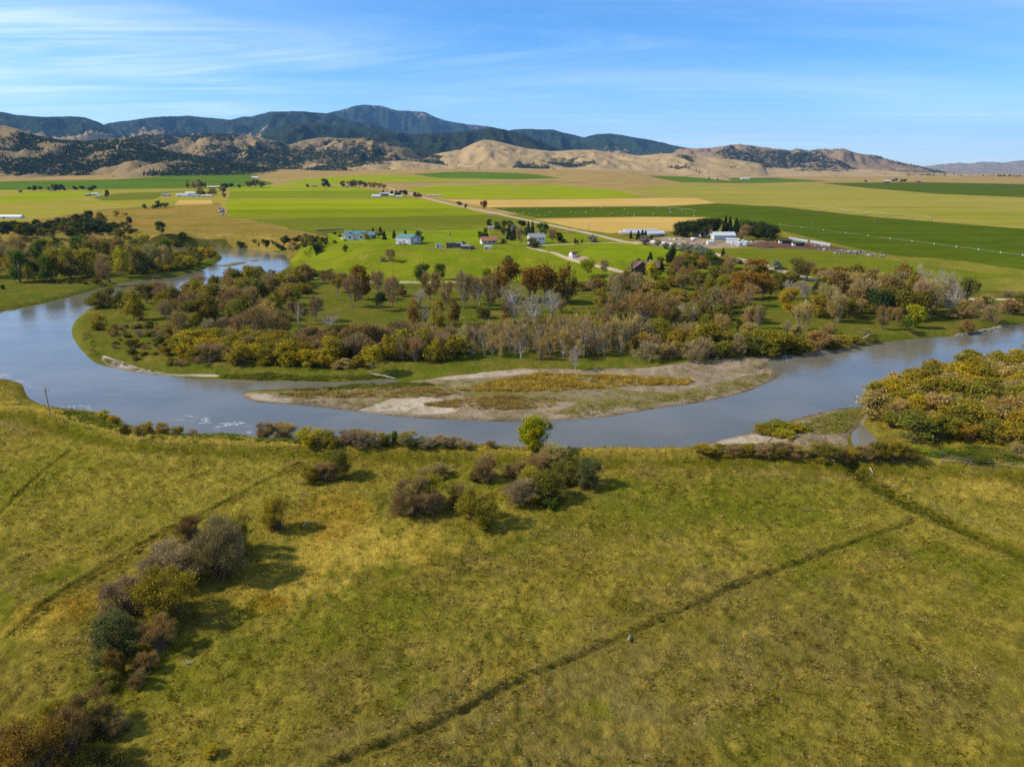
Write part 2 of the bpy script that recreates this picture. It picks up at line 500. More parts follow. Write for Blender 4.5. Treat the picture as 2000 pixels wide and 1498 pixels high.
# ------------------------------------------------------------------ the ground, cut into its fields, bars, roads and banks
def ribbon(pts, wid, n=5):
    P = smooth_line(region(pts), n)
    d = np.gradient(P, axis=0)
    d /= np.linalg.norm(d, axis=1)[:, None] + 1e-9
    nn = np.c_[-d[:, 1], d[:, 0]]
    wd = np.asarray(wid, float)
    if wd.ndim:
        wd = np.interp(np.linspace(0, 1, len(P)), np.linspace(0, 1, len(wd)), wd)[:, None]
    return np.vstack([P + nn * wd / 2, (P - nn * wd / 2)[::-1]])
def wob(P, amp, seed=1, n=4):
    """a natural, uneven outline"""
    Q = smooth_line(P, n, True)
    return Q + np.c_[fbm(Q[:, 0] / 9 + seed, Q[:, 1] / 9, seed, 3) - .5, fbm(Q[:, 0] / 9, Q[:, 1] / 9 + seed, seed + 9, 3) - .5] * 2 * amp

REG = [  # (name, material, outline); a later one lies over an earlier one
    ('hay_meadow', 'hayland', region([(-500, 470), (-500, 372), (0, 368), (260, 366), (500, 364), (600, 360), (620, 366), (445, 372), (437, 418), (430, 395), (300, 402), (190, 408), (100, 425), (0, 440)])),
    ('brown_grassland', 'brownland', region([(-500, 470), (0, 440), (100, 425), (190, 410), (300, 402), (430, 396), (436, 420), (480, 428), (600, 453), (640, 462), (610, 480), (570, 482), (440, 470), (330, 462), (-500, 478)])),
    ('hay_field', 'g_lime', region([(-400, 395), (0, 386), (60, 375), (200, 374), (170, 383), (90, 393), (0, 396)])),
    ('hay_field', 'g_mid', region([(230, 378), (400, 372), (330, 377), (300, 390), (200, 392), (180, 386)])),
    ('stubble_field', 'stubble', region([(340, 401), (350, 391), (412, 391), (416, 399)])),
    ('hay_field', 'g_deep', region([(-500, 357), (0, 355), (100, 353), (225, 351), (300, 346), (365, 337), (405, 334.5), (470, 338.5), (508, 342), (490, 348), (535, 358), (525, 362), (440, 367), (370, 368), (200, 370), (0, 371), (-500, 372)])),
    ('hay_field', 'g_lime', region([(450, 366), (560, 362), (690, 364), (735, 372), (450, 374)])),
    ('hay_field', 'g_bright', region([(450, 374), (735, 372), (765, 379), (812, 386), (446, 389)])),
    ('hay_field', 'g_lime', region([(444, 390), (640, 389), (816, 387.5), (862, 397), (905, 407), (640, 409), (445, 410), (440, 402)])),
    ('hay_field', 'g_bright', region([(445, 410), (640, 409), (905, 407), (958, 420), (800, 423), (640, 425), (478, 427), (450, 424), (441, 415)])),
    ('hay_field', 'g_mid', region([(478, 428), (640, 426), (800, 424), (962, 421), (1005, 431), (985, 439), (850, 445), (670, 451), (610, 453)])),
    ('lawn', 'lawn', region([(640, 456), (860, 450), (952, 445), (960, 462), (950, 474), (905, 480), (800, 474), (730, 477), (640, 470)])),
    ('hay_field', 'g_lime', region([(540, 356), (600, 350), (680, 343), (742, 342), (800, 343), (860, 349), (1010, 351), (860, 354.5), (735, 357), (600, 362)])),
    ('hay_field', 'g_deep', region([(805, 341), (900, 335.8), (1010, 338), (1097, 347.5), (1010, 351), (860, 348)])),
    ('hay_field', 'g_lime', region([(792, 370), (850, 363), (960, 361), (1090, 362), (1200, 371), (1262, 385), (1150, 388.5), (1000, 389), (868, 388)])),
    ('hay_field', 'olive', region([(1215, 372), (1330, 358), (1600, 360), (1830, 379), (2000, 387), (2700, 420), (2700, 510), (2000, 447), (1700, 423), (1520, 403), (1400, 397), (1360, 388), (1290, 385)])),
    ('hay_field', 'g_deep', region([(1264, 344), (1340, 345.5), (1500, 347), (1622, 354), (1500, 358), (1330, 356.5)])),
    ('hay_field', 'g_dark', region([(1600, 358), (1800, 356), (2000, 360), (2600, 366), (2600, 410), (2000, 386), (1830, 379), (1700, 368)])),
    ('stubble_field', 'stubble', region([(868, 390), (1000, 390.5), (1300, 387), (1360, 388), (1400, 397), (1300, 402.5), (1100, 404), (955, 405)])),
    ('hay_field', 'g_dark', region([(958, 406), (1100, 405), (1300, 403.5), (1400, 398), (1520, 404), (1700, 424), (2000, 448), (2700, 512), (2700, 600), (2000, 528), (1850, 508), (1730, 498), (1640, 478), (1530, 452), (1510, 438), (1380, 424), (1250, 423), (1050, 426)])),
    ('stubble_field', 'stubble', region([(1040, 428), (1250, 424), (1380, 425), (1340, 438), (1318, 451), (1190, 456), (1140, 449)])),
    ('slope_meadow', 'slope', region([(567, 508), (590, 484), (640, 474), (730, 478), (800, 478), (900, 482), (955, 476), (1000, 460), (1060, 452), (1150, 458), (1215, 471), (1255, 480), (1310, 492), (1380, 500), (1400, 530), (1240, 549), (1000, 550), (750, 547), (620, 545), (578, 535)])),
    ('paddock', 'g_mid', region([(1330, 491), (1440, 487), (1560, 486), (1660, 492), (1760, 512), (2000, 540), (1900, 548), (1700, 540), (1500, 535), (1400, 512)])),
    ('lawn', 'lawn', region([(1150, 483), (1215, 474), (1290, 484), (1330, 494), (1300, 510), (1230, 512), (1130, 497)])),
    ('farm_yard', 'yard', region([(1255, 470), (1300, 462), (1350, 464), (1420, 470), (1500, 474), (1440, 484), (1330, 487), (1270, 480)])),
    ('muddy_pen', 'mud', region([(1440, 479), (1500, 472), (1560, 474), (1640, 483), (1660, 491), (1600, 489), (1480, 484)])),
    ('bare_patch', 'yard', wob(region([(1108, 504), (1118, 499), (1145, 500), (1150, 506), (1125, 508)]), 1.0)),
    ('gravel_road', 'road', ribbon([(756, 366), (790, 375), (826, 386), (880, 399), (945, 412), (1000, 424), (1080, 441), (1150, 456), (1210, 470), (1250, 477)], [9, 9, 8, 7.5, 7])),
    ('gravel_road', 'road', ribbon([(1236, 473), (1262, 474), (1300, 480), (1340, 486), (1400, 497), (1500, 521), (1600, 548), (1700, 568), (1850, 582), (2050, 586)], 6)),
    ('driveway', 'road', ribbon([(1030, 483), (1060, 490), (1105, 504), (1150, 516), (1200, 527), (1250, 540)], 4)),
    ('driveway', 'road', ribbon([(1030, 484), (1090, 478), (1150, 475), (1240, 475)], 4)),
    ('field_edge', 'edge', ribbon([(441, 425.5), (640, 425.5), (800, 423.7), (962, 420.5)], 5)),
    ('field_edge', 'edge', ribbon([(445, 389.5), (640, 389.2), (816, 387.2)], 7)),
    ('field_edge', 'edge', ribbon([(612, 454), (740, 451.5), (860, 448), (952, 444)], 3.5)),
    ('field_edge', 'edge', ribbon([(868, 389.2), (1000, 389.7), (1150, 389), (1270, 386)], 8)),
    ('field_edge', 'edge', ribbon([(735, 358.5), (860, 356.5), (1000, 356), (1150, 358)], 16)),
    ('field_edge', 'edge', ribbon([(958, 405.4), (1100, 404.4), (1300, 403), (1400, 397.6)], 5)),
    ('field_edge', 'edge', ribbon([(1400, 397.4), (1520, 403.6), (1700, 423.6), (2000, 447.6), (2200, 466)], 4)),
    ('field_edge', 'edge', ribbon([(0, 371), (200, 370.4), (370, 368.6), (445, 367.6)], 9)),
    ('field_edge', 'edge', ribbon([(0, 394), (90, 394), (200, 393), (330, 391)], 4)),
    ('slough', 'slough', region([(595, 542), (640, 545), (700, 548), (800, 549), (990, 549), (990, 553.5), (800, 554), (690, 553), (620, 548)])),
    ('sand_bar', 'sand', wob(region([(195, 697), (230, 702), (280, 718), (330, 728), (420, 733), (420, 737), (340, 735), (270, 729), (210, 713)]), 1.5)),
    ('gravel_bar', 'gravel', wob(region([(470, 772), (505, 764), (560, 763), (640, 758), (720, 752), (800, 745), (880, 735), (1000, 722), (1150, 722), (1300, 714), (1400, 702), (1500, 695), (1540, 705), (1540, 740), (1480, 765), (1360, 795), (1270, 808), (1180, 823), (1010, 832), (890, 829), (770, 821), (690, 812), (600, 801), (490, 790)]), 1.5, 4)),
    ('weedy_bar', 'weeds', wob(region([(505, 766), (560, 764), (640, 759), (720, 754), (800, 752), (870, 752), (890, 760), (830, 772), (760, 778), (680, 775), (600, 780), (520, 776)]), 1.6, 5)),
    ('weedy_bar', 'weeds', wob(region([(900, 748), (1000, 736), (1100, 731), (1200, 733), (1300, 735), (1355, 742), (1300, 752), (1200, 758), (1300, 765), (1400, 748), (1480, 730), (1500, 738), (1440, 760), (1330, 782), (1180, 800), (1080, 806), (1120, 785), (1000, 785), (900, 775)]), 1.6, 6)),
    ('sand_bar', 'sand', wob(region([(700, 806), (740, 785), (790, 776), (870, 778), (900, 790), (880, 808), (800, 808)]), 1.2, 7)),
    ('sand_bar', 'sand', wob(region([(850, 740), (920, 730), (990, 724), (1060, 728), (1000, 733), (930, 738)]), .8, 8)),
    ('sand_bar', 'sand', wob(region([(488, 772), (520, 770), (570, 779), (560, 786), (505, 782)]), .8, 9)),
    ('gravel_spit', 'gravel', wob(region([(1380, 868), (1400, 859), (1460, 843), (1520, 826), (1580, 808), (1640, 796), (1690, 788), (1695, 812), (1680, 830), (1655, 850), (1640, 872), (1500, 880), (1400, 880)]), .8, 10)),
    ('sand_bar', 'sand', wob(region([(1400, 863), (1440, 850), (1490, 850), (1540, 855), (1520, 862), (1440, 868)]), .5, 12)),
    ('weedy_bar', 'weeds', wob(region([(1480, 840), (1540, 824), (1600, 812), (1680, 795), (1688, 812), (1650, 840), (1590, 850), (1560, 838)]), .6, 13)),
]
RIV_IN = RIVER_W
def offset(L, d):
    g = np.gradient(L, axis=0); g /= np.linalg.norm(g, axis=1)[:, None] + 1e-9
    return L + np.c_[-g[:, 1], g[:, 0]] * d
DL = [offset(L, d) for L in (DITCH['long'], DITCH['mid'], DITCH['left']) for d in (-1.5, -.75, -.3, .3, .75, 1.5)]
lines = [r[2] for r in REG] + [RIVER_W, POND1, POND2, TOE] + DL
closed = [True] * (len(REG) + 3) + [False] * (1 + len(DL))
# a fan of survey points, close near the camera and wide apart far off
gv = np.concatenate([np.arange(339.6, 352, 1.0), np.arange(352, 460, 3.5), np.arange(460, 860, 5.0), np.arange(860, 1510, 4.6), np.arange(1510, 1900, 16)])
PT = []
for v in gv:
    du = 9 if v < 460 else 5.2 if v < 860 else 4.6 if v < 1510 else 18
    lo, hi = (-60, 2060) if 352 < v < 1510 else (-300, 2300)
    u = np.concatenate([np.arange(-900, lo, du * 5), np.arange(lo, hi, du), np.arange(hi, 2900, du * 5)])
    u = u + rng.uniform(-.3, .3, len(u)) * du
    PT.append(on_plane(u, v + rng.uniform(-.3, .3, len(u)) * (0.4 if v < 352 else 1.0), 0.0))
PT = np.vstack(PT)
def flat(P):          # even spacing for the triangulation
    return np.c_[P[:, 0] / P[:, 1], np.log(P[:, 1]) * .5]
pts = []; eds = []
for L, c in zip(lines, closed):
    # split long edges so that straight field edges follow the ground
    Q = []
    n = len(L)
    for i in range(n if c else n - 1):
        a, b = L[i], L[(i + 1) % n]
        fa, fb = flat(np.array([a]))[0], flat(np.array([b]))[0]
        k = int(min(max(1, np.linalg.norm(fb - fa) / .012), 60))
        for j in range(k):
            Q.append(a + (b - a) * j / k)
    if not c:
        Q.append(L[-1])
    b0 = len(pts)
    pts += Q
    m = len(Q)
    eds += [(b0 + i, b0 + (i + 1) % m) for i in range(m if c else m - 1)]
ALL = np.vstack([np.array(pts), PT])
FL = flat(ALL)
vo, eo, fo, *_ = delaunay_2d_cdt([Vector(p) for p in FL.tolist()], eds, [], 0, 1e-7)
VF = np.array([tuple(p) for p in vo])
FA = np.array(fo, np.int32)
GY = np.exp(VF[:, 1] * 2); GX = VF[:, 0] * GY
G2 = np.c_[GX, GY]
GZ = height(G2)
CEN = G2[FA].mean(1)
# which face belongs where
regid = np.full(len(FA), -1)
for i, r in enumerate(REG):
    regid[inside(CEN, r[2])] = i
base = np.full(len(FA), 'd', dtype=object)
sdc = np.full(len(FA), 99.0)
mk = (CEN[:, 1] > 120) & (CEN[:, 1] < 760)
sdc[mk] = river_sd(CEN[mk])
terr = inside(CEN, TERRACE)
# the near side of the river is the pasture
SOUTH = np.vstack([smooth_line(on_plane(*np.array(RIVER[71:], float).T, WATER_Z), 3), [[-2500, 150], [-2500, 1], [2500, 1], [2500, 300]]])
south = inside(CEN, SOUTH)
names = np.where(terr, np.where(CEN[:, 1] > 700, 'dry_grassland', 'bluff'), np.where(south, 'pasture', 'meadow')).astype(object)
names[terr & (CEN[:, 1] <= 900) & (CEN[:, 0] > -120)] = 'verge'
names[(sdc < 0)] = 'river_bed'
names[(sdc < 0) & (dist_line(CEN, ISLET, False, 30) < 5.5)] = 'river_islet'
BASEMAT = {'dry_grassland': 'drygrass', 'bluff': 'bluff', 'pasture': 'pasture', 'meadow': 'meadow', 'verge': 'verge', 'river_bed': 'bed', 'river_islet': 'weeds'}
def sub_mesh(name, sel, mat, z=None, V=None):
    f = FA[sel]
    used, inv = np.unique(f, return_inverse=True)
    vv = np.c_[G2[used], GZ[used] if z is None else np.full(len(used), z)]
    me = mesh_np(name, vv, inv.reshape(-1, 3), mat, True)
    return me, used

# colours of the pasture's grasses (what grows where, before any light)
def ell(u, v, ru, rv):
    c = at(u, v, False); d = depth_of(c)
    a = at(u, v - rv, False); b = at(u, v + rv, False)
    return c[:2], ru * d / F, abs(a[1] - b[1]) / 2
def patch(P, u, v, ru, rv, rot=0, seed=0):
    c, rx, ry = ell(u, v, ru, rv)
    d = P - c
    cs, sn = math.cos(rot), math.sin(rot)
    a = (d[:, 0] * cs + d[:, 1] * sn) / rx; b = (-d[:, 0] * sn + d[:, 1] * cs) / ry
    r = np.sqrt(a * a + b * b)
    k = r < 1.75
    r[k] += 1.1 * (fbm(P[k, 0] / 5 + seed, P[k, 1] / 5, 60 + seed, 3) - .5)
    return 1 - sstep(.55, 1.15, r)
GRASS = {'yellow': (.222, .182, .034), 'green': (.122, .128, .013), 'olive': (.178, .140, .028), 'brown': (.172, .132, .045), 'straw': (.40, .29, .06), 'rust': (.25, .135, .012), 'dark': (.085, .085, .006), 'grey': (.27, .215, .10)}
GRASS = {k_: (v_[0] * 1.17, v_[1] * 1.15, v_[2] * .78) for k_, v_ in GRASS.items()}
def pasture_colour(P):
    x, y = P[:, 0], P[:, 1]
    C = np.tile(np.array(GRASS['olive']), (len(P), 1))
    def lay(mask, c, s=1.0):
        nonlocal C
        C = C + (np.array(GRASS[c]) - C) * (mask * s)[:, None]
    lay(sstep(.40, .62, fbm(x / 17, y / 17, 70)), 'yellow', .75)
    lay(sstep(.50, .70, fbm(x / 12, y / 12, 71)), 'green', .8)
    lay(sstep(.54, .74, fbm(x / 7, y / 5, 72)), 'brown', .7)
    # lusher at the left, mown brown-olive along the long ditch
    for a in [(120, 950, 420, 130, 0, 'yellow', .8), (60, 930, 110, 60, 0, 'green', .7), (500, 980, 300, 90, .2, 'yellow', .6),
              (680, 1075, 190, 60, .5, 'straw', .75), (560, 1180, 120, 70, .5, 'straw', .45), (780, 1190, 70, 55, .4, 'green', .85), (640, 1210, 90, 60, .2, 'green', .5),
              (800, 1290, 300, 55, .45, 'brown', .45), (1000, 1200, 220, 60, .4, 'yellow', .5), (1100, 1330, 330, 60, .45, 'brown', .85), (1350, 1160, 250, 40, .45, 'brown', .7),
              (760, 1430, 250, 50, .35, 'brown', .8), (1180, 1440, 330, 60, .1, 'brown', .8), (1250, 1370, 60, 35, .3, 'grey', .3), (1460, 1270, 130, 35, .7, 'grey', .35), (1390, 1400, 50, 25, 0, 'grey', .3),
              (1250, 1000, 320, 60, 0, 'green', .55), (1500, 960, 280, 40, 0, 'green', .55), (1450, 1060, 220, 30, .2, 'yellow', .6), (1930, 955, 90, 35, 0, 'straw', .6), (1850, 1000, 150, 60, 0, 'yellow', .7),
              (1550, 1300, 420, 160, .2, 'brown', .55), (1800, 1200, 240, 110, 0, 'yellow', .45), (1650, 1400, 200, 80, 0, 'yellow', .55), (1480, 1440, 120, 60, 0, 'green', .5), (1850, 1380, 170, 90, 0, 'brown', .6), (1900, 1460, 200, 50, 0, 'yellow', .5),
              (530, 1180, 40, 25, 0, 'rust', .8), (120, 1190, 130, 40, .6, 'rust', .5), (70, 1215, 60, 40, .7, 'straw', .6), (640, 1010, 90, 40, .2, 'rust', .45), (300, 1330, 160, 60, .2, 'green', .55), (420, 1400, 180, 70, .2, 'yellow', .7),
              (480, 1230, 120, 60, .3, 'green', .5), (430, 1330, 170, 60, .2, 'green', .45), (80, 1310, 160, 60, .2, 'yellow', .5), (900, 1000, 200, 40, 0, 'yellow', .5), (1040, 880, 800, 9, 0, 'olive', .6)]:
        m = patch(P, a[0], a[1], a[2], a[3], a[4], int(a[0]) % 50)
        lay(m, a[5], a[6])
    # tussocks and bare spots
    t1 = fbm(x / 2.2, y / 2.2, 80, 3); t2 = fbm(x / .75, y / .75, 81, 3)
    lay(sstep(.56, .70, t1), 'straw', .24)
    lay(sstep(.56, .72, fbm(x / 3.1, y / 3.1, 82, 3)), 'dark', .38)
    C = C * (0.60 + 0.80 * t2)[:, None]
    d = dist_line(P, DITCH['right']); lay(1 - sstep(1.2, 3.2, d + 1.2 * (fbm(x / 2, y / 2, 90) - .5)), 'dark', .75)
    for nm, wd in (('long', .45), ('mid', .5), ('left', .5)):
        d = dist_line(P, DITCH[nm])
        lay(1 - sstep(.3 * wd, 1.1 * wd, d + .5 * (fbm(x / 1.5, y / 1.5, 91) - .5)), 'dark', .32 if nm == 'long' else .22)
        lay(np.exp(-((d - 1.6) / .6) ** 2), 'yellow', .4)
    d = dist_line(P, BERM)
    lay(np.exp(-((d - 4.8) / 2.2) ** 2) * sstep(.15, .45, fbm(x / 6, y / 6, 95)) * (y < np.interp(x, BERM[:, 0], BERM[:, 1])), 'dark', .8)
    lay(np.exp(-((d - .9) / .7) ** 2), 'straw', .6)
    return C
GROUNDS = {}
for nm in np.unique(names):
    sel = (names == nm) & ((regid < 0) | (names == 'river_bed'))
    if not sel.any():
        continue
    me, used = sub_mesh(nm, sel, MAT[BASEMAT[nm]])
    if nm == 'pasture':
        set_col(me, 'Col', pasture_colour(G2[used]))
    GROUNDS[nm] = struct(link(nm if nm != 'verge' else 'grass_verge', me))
for i, r in enumerate(REG):
    sel = (regid == i) & (names != 'river_bed')
    if sel.any():
        me, used = sub_mesh(r[0], sel, MAT[r[1]])
        struct(link(r[0], me))
# the land goes on all round, lower than everything that is surveyed
me = mesh_np('surrounding_land', [(-90000, -60000, -14), (90000, -60000, -14), (90000, 90000, -14), (-90000, 90000, -14)], np.array([[0, 1, 2, 3]]), MAT['drygrass'])
struct(link('surrounding_land', me))

# ------------------------------------------------------------------ water
def water_mat():
    m, t = new_mat('river_water')
    pos = N(t, 'ShaderNodeNewGeometry').outputs['Position']
    w1 = noise_n(t, pos, .34, 5, .65, stretch=(.8, 1.2), rot=.5, dist=.4)
    w2 = noise_n(t, pos, 1.5, 3, .6, stretch=(.7, 1.4), rot=.2)
    w3 = noise_n(t, pos, .03, 5, .6, .40, .62, 0, (.6, 1.5), .3)
    hgt = M(t, 'ADD', M(t, 'MULTIPLY', w1, M(t, 'ADD', M(t, 'MULTIPLY', w3, 1.0), .25)), M(t, 'MULTIPLY', w2, .3))
    col = mixc(t, noise_n(t, pos, .03, 3, .5, .35, .65), (.122, .118, .085), (.165, .15, .108))
    b = finish(t, col, .06, bump_n(t, hgt, .065), .5)
    b.inputs['IOR'].default_value = 1.45
    return m
MAT['water'] = water_mat()
sel = sdc < 2.0
for nm, sl in (('river', sel & ~((CEN[:, 0] > 60) & (np.minimum(dist_line(CEN, POND1, True), dist_line(CEN, POND2, True)) < 6.5) & ~(dist_line(CEN, RIVER_W, True) < 2.0) & (sdc < 2))),):
    me, used = sub_mesh(nm, sl, MAT['water'], WATER_Z)
    struct(link(nm, me))
me, used = sub_mesh('pond', sel & ~sl, MAT['water'], WATER_Z)
struct(link('pond', me))

# ------------------------------------------------------------------ hills and mountains
def hill_mat(name, grass, grass2, forest, tree_scale, bump):
    m, t = new_mat(name)
    pos = N(t, 'ShaderNodeNewGeometry').outputs['Position']
    a = N(t, 'ShaderNodeAttribute'); a.attribute_name = 'forest'
    n = noise_n(t, pos, tree_scale, 5, .7)
    f = M(t, 'ADD', a.outputs['Fac'], M(t, 'MULTIPLY', M(t, 'SUBTRACT', n, .5), 3.2))
    mr = N(t, 'ShaderNodeMapRange', interpolation_type='SMOOTHSTEP')
    mr.inputs['From Min'].default_value = .42; mr.inputs['From Max'].default_value = .58
    lk(t, f, mr.inputs['Value'])
    g = mixc(t, noise_n(t, pos, tree_scale * .12, 5, .6, .35, .65), grass, grass2)
    fo = mixc(t, noise_n(t, pos, tree_scale * 1.3, 4, .7, .3, .7), forest, tuple(c * 1.9 for c in forest))
    col = mixc(t, mr.outputs[0], g, fo)
    hgt = M(t, 'MULTIPLY', M(t, 'ADD', n, noise_n(t, pos, tree_scale * 2.5, 3, .7)), M(t, 'ADD', M(t, 'MULTIPLY', mr.outputs[0], .9), .2))
    matte(t, col, bump_n(t, hgt, bump))
    return m
MAT['far_hill'] = hill_mat('far_mountain', (.30, .215, .11), (.23, .17, .09), (.016, .027, .015), .012, 14)
MAT['mid_hill'] = hill_mat('wooded_hill', (.27, .19, .085), (.21, .152, .07), (.016, .023, .010), .034, 6)
MAT['tan_hill'] = hill_mat('grass_hill', (.39, .272, .125), (.32, .225, .10), (.026, .030, .012), .03, 3)
CONE = []        # places for single conifers on the nearer slopes
def ridge(name, crest, D, front, mat, zfoot, forest, gully=.25, rough=0.0, back=.5, seed=0, cols=None, rows=46, prof=1.25, scale=None, conifers=0, dapple=0):
    c = np.array(crest, float)
    n = cols or int((c[-1, 0] - c[0, 0]) / 3)
    u = np.linspace(c[0, 0], c[-1, 0], n)
    # soft interpolation of the surveyed skyline
    v = np.interp(u, c[:, 0], c[:, 1])
    kn = np.array([.2, .6, .2])
    v = np.convolve(np.pad(v, 1, 'edge'), kn, 'valid')
    dx, dy, dz = ray(u, v)
    lam = D / dy
    tt = dx / dy
    zc = HCAM + dz * lam
    sc_ = scale or front / 5
    ends = sstep(0, .05, np.linspace(0, 1, n)) * sstep(0, .05, np.linspace(1, 0, n))
    zc = zfoot - 6 + (zc - zfoot + 6) * ends
    zc = zc + rough * (fbm(tt * D / (sc_ * .12), tt * 0 + seed, seed + 3, 3) - .5)
    R = []
    for s in np.linspace(0, 1, rows):
        y = D - front * (1 - s)
        R.append((s, y))
    for s in np.linspace(.12, 1, 8):
        R.append((1 + s, D + front * back * s))
    V = []; FO = []
    for s, y in R:
        x = tt * y
        zf = zfoot
        g = fbm(x / sc_ + seed, y / (sc_ * 1.6), seed, 5, .5)
        rg = 1 - np.abs(2 * fbm(x / (sc_ * .55), y / (sc_ * 1.1) + seed, seed + 7, 4) - 1)
        if s <= 1:
            p = s ** prof
            win = (6.75 * s * s * (1 - s)) ** .8
            sp = 1 - np.abs(2 * fbm(x / (sc_ * .3), y / (sc_ * .9) + seed, seed + 17, 4) - 1)
            z = zf + (zc - zf) * (p + gully * win * ((g - .5) * .9 + (rg - .72) * .9 + (sp - .72) * .8))
            lim = HCAM + (zc - HCAM) * y / D
            z = np.minimum(z, np.maximum(lim - 1.0 * (1 - s) * 8, zf)) if s < 1 else zc
        else:
            z = zc - (zc - zf) * (s - 1) * .9
        V.append(np.c_[x, np.full(n, y), z])
        FO.append(forest(x, np.full(n, y), np.full(n, min(s, 1.0)), z, g, rg, u))
    V = np.vstack(V); FO = np.clip(np.concatenate(FO), 0, 1)
    if dapple:
        FO = FO * dapple
    r = len(R)
    i = np.arange(r - 1)[:, None] * n + np.arange(n - 1)[None]
    q = np.stack([i, i + 1, i + 1 + n, i + n], -1).reshape(-1, 4)
    me = mesh_np(name, V, q, mat, True)
    a = me.attributes.new('forest', 'FLOAT', 'POINT')
    a.data.foreach_set('value', FO.astype(np.float32))
    o = struct(link(name, me))
    if conifers:
        rr = np.random.default_rng(seed + 100)
        k = 0
        got = []
        ws = np.clip(FO[:r * n].reshape(r, n), 0, 1)
        VV = V.reshape(r, n, 3)
        a_ = rr.uniform(0, rows - 2, conifers * 6); b_ = rr.uniform(0, n - 2, conifers * 6)
        ia = a_.astype(int); ib = b_.astype(int)
        pr = ws[ia, ib]
        keep = rr.uniform(0, 1, len(ia)) < np.clip((pr - .15) * 1.6, 0.006, 1)
        ia, ib, fa, fb = ia[keep], ib[keep], (a_ - ia)[keep], (b_ - ib)[keep]
        P = (VV[ia, ib] * ((1 - fa) * (1 - fb))[:, None] + VV[ia + 1, ib] * (fa * (1 - fb))[:, None] + VV[ia, ib + 1] * ((1 - fa) * fb)[:, None] + VV[ia + 1, ib + 1] * (fa * fb)[:, None])
        CONE.append(P[:conifers])
    return o
def f_top(vline, soft=.25, n=.6):
    """woods on the upper slopes, grass below"""
    return lambda x, y, s, z, g, rg, u: sstep(vline - soft, vline + soft, s + (g - .5) * n)
def f_patch(lo, hi, k=1.0, rgk=.0, lowcut=.0):
    return lambda x, y, s, z, g, rg, u: k * sstep(lo, hi, g + rgk * (.7 - rg)) * sstep(lowcut, lowcut + .12, s)
ridge('mountain', [(1700, 345), (1790, 327), (1830, 322.5), (1870, 318), (1890, 320), (1920, 316), (1960, 318), (2000, 313), (2100, 316), (2250, 306), (2400, 318)], 23000, 6000, MAT['far_hill'], 50, lambda x, y, s, z, g, rg, u: .18 * sstep(.5, .7, g), .5, 30, seed=1)
ridge('mountain', [(520, 262), (600, 232), (640, 221), (665, 216), (690, 208), (712, 204.5), (728, 206), (745, 207), (760, 212), (775, 216), (800, 217), (830, 219), (850, 229), (870, 236), (910, 243), (950, 247), (990, 255), (1060, 275)], 17500, 6000, MAT['far_hill'], 60,
      lambda x, y, s, z, g, rg, u: np.where(s > .86, .52, .95) + .7 * (g - .5), .55, 14, seed=2, scale=1500)
ridge('mountain', [(930, 275), (1000, 254), (1020, 252.5), (1060, 253.5), (1080, 254), (1110, 261), (1140, 268.5), (1165, 262), (1190, 261.5), (1215, 264), (1260, 272), (1310, 283), (1340, 289), (1400, 296), (1480, 315)], 12500, 5500, MAT['far_hill'], 45, f_top(.42, .2), .5, 22, seed=3, scale=1400)
ridge('mountain', [(-420, 235), (-200, 215), (-80, 212), (0, 219), (40, 226), (90, 229), (140, 228), (165, 230), (190, 238), (225, 256), (255, 270), (300, 290)], 10000, 4500, MAT['far_hill'], 45, f_top(.62, .10, .5), .4, 16, seed=4, scale=1300)
ridge('mountain', [(160, 262), (210, 241), (250, 236), (290, 230), (320, 227.5), (345, 227), (370, 227), (410, 230), (450, 234.5), (475, 228.5), (490, 229), (530, 218), (560, 218), (590, 218.5), (620, 220), (645, 223), (690, 238), (740, 246), (800, 262), (860, 285)], 12000, 5000, MAT['far_hill'], 45, f_top(.55, .12, .5), .5, 18, seed=5, scale=1300)
ridge('mountain', [(480, 275), (540, 250), (560, 243.5), (585, 242), (610, 242), (650, 245), (680, 247), (720, 250.5), (760, 258), (800, 262), (850, 262), (880, 259), (905, 258), (930, 254), (960, 249), (985, 253), (1010, 262), (1040, 272), (1075, 285), (1105, 294), (1130, 300)], 8000, 3200, MAT['mid_hill'], 40, f_top(.26, .2, 1.0), .5, 16, seed=6, scale=800, conifers=2500)
MAT['brown_hill'] = hill_mat('brown_hill', (.24, .165, .09), (.18, .125, .075), (.014, .020, .011), .024, 7)
ridge('mountain', [(1270, 310), (1330, 290), (1360, 290), (1390, 290), (1412, 286), (1445, 281.5), (1475, 286), (1520, 291.5), (1545, 295), (1560, 291), (1580, 296), (1600, 291), (1625, 293), (1650, 291.5), (1668, 298), (1690, 303), (1712, 304.5), (1740, 313), (1775, 321), (1800, 326), (1820, 333), (1870, 341)], 8600, 3000, MAT['brown_hill'], 42,
      lambda x, y, s, z, g, rg, u: sstep(.44, .62, g + .4 * (.64 - rg)) * .8 + .8 * sstep(.86, 1.0, s) * sstep(.36, .5, g) - .25 * (s < .1), .8, 12, seed=7, scale=700, conifers=1200, dapple=.85)
ridge('hill', [(120, 285), (200, 276), (245, 268.5), (262, 268), (300, 264), (350, 267), (400, 264), (440, 262.5), (475, 265), (505, 268), (540, 276), (565, 283), (600, 273), (640, 268), (670, 271), (700, 267), (730, 270), (760, 277), (790, 288), (830, 298), (900, 312)], 5600, 2300, MAT['mid_hill'], 36,
      lambda x, y, s, z, g, rg, u: sstep(.38, .56, g + .5 * (.70 - rg)), .5, 8, seed=8, scale=520, conifers=6000, dapple=.71)
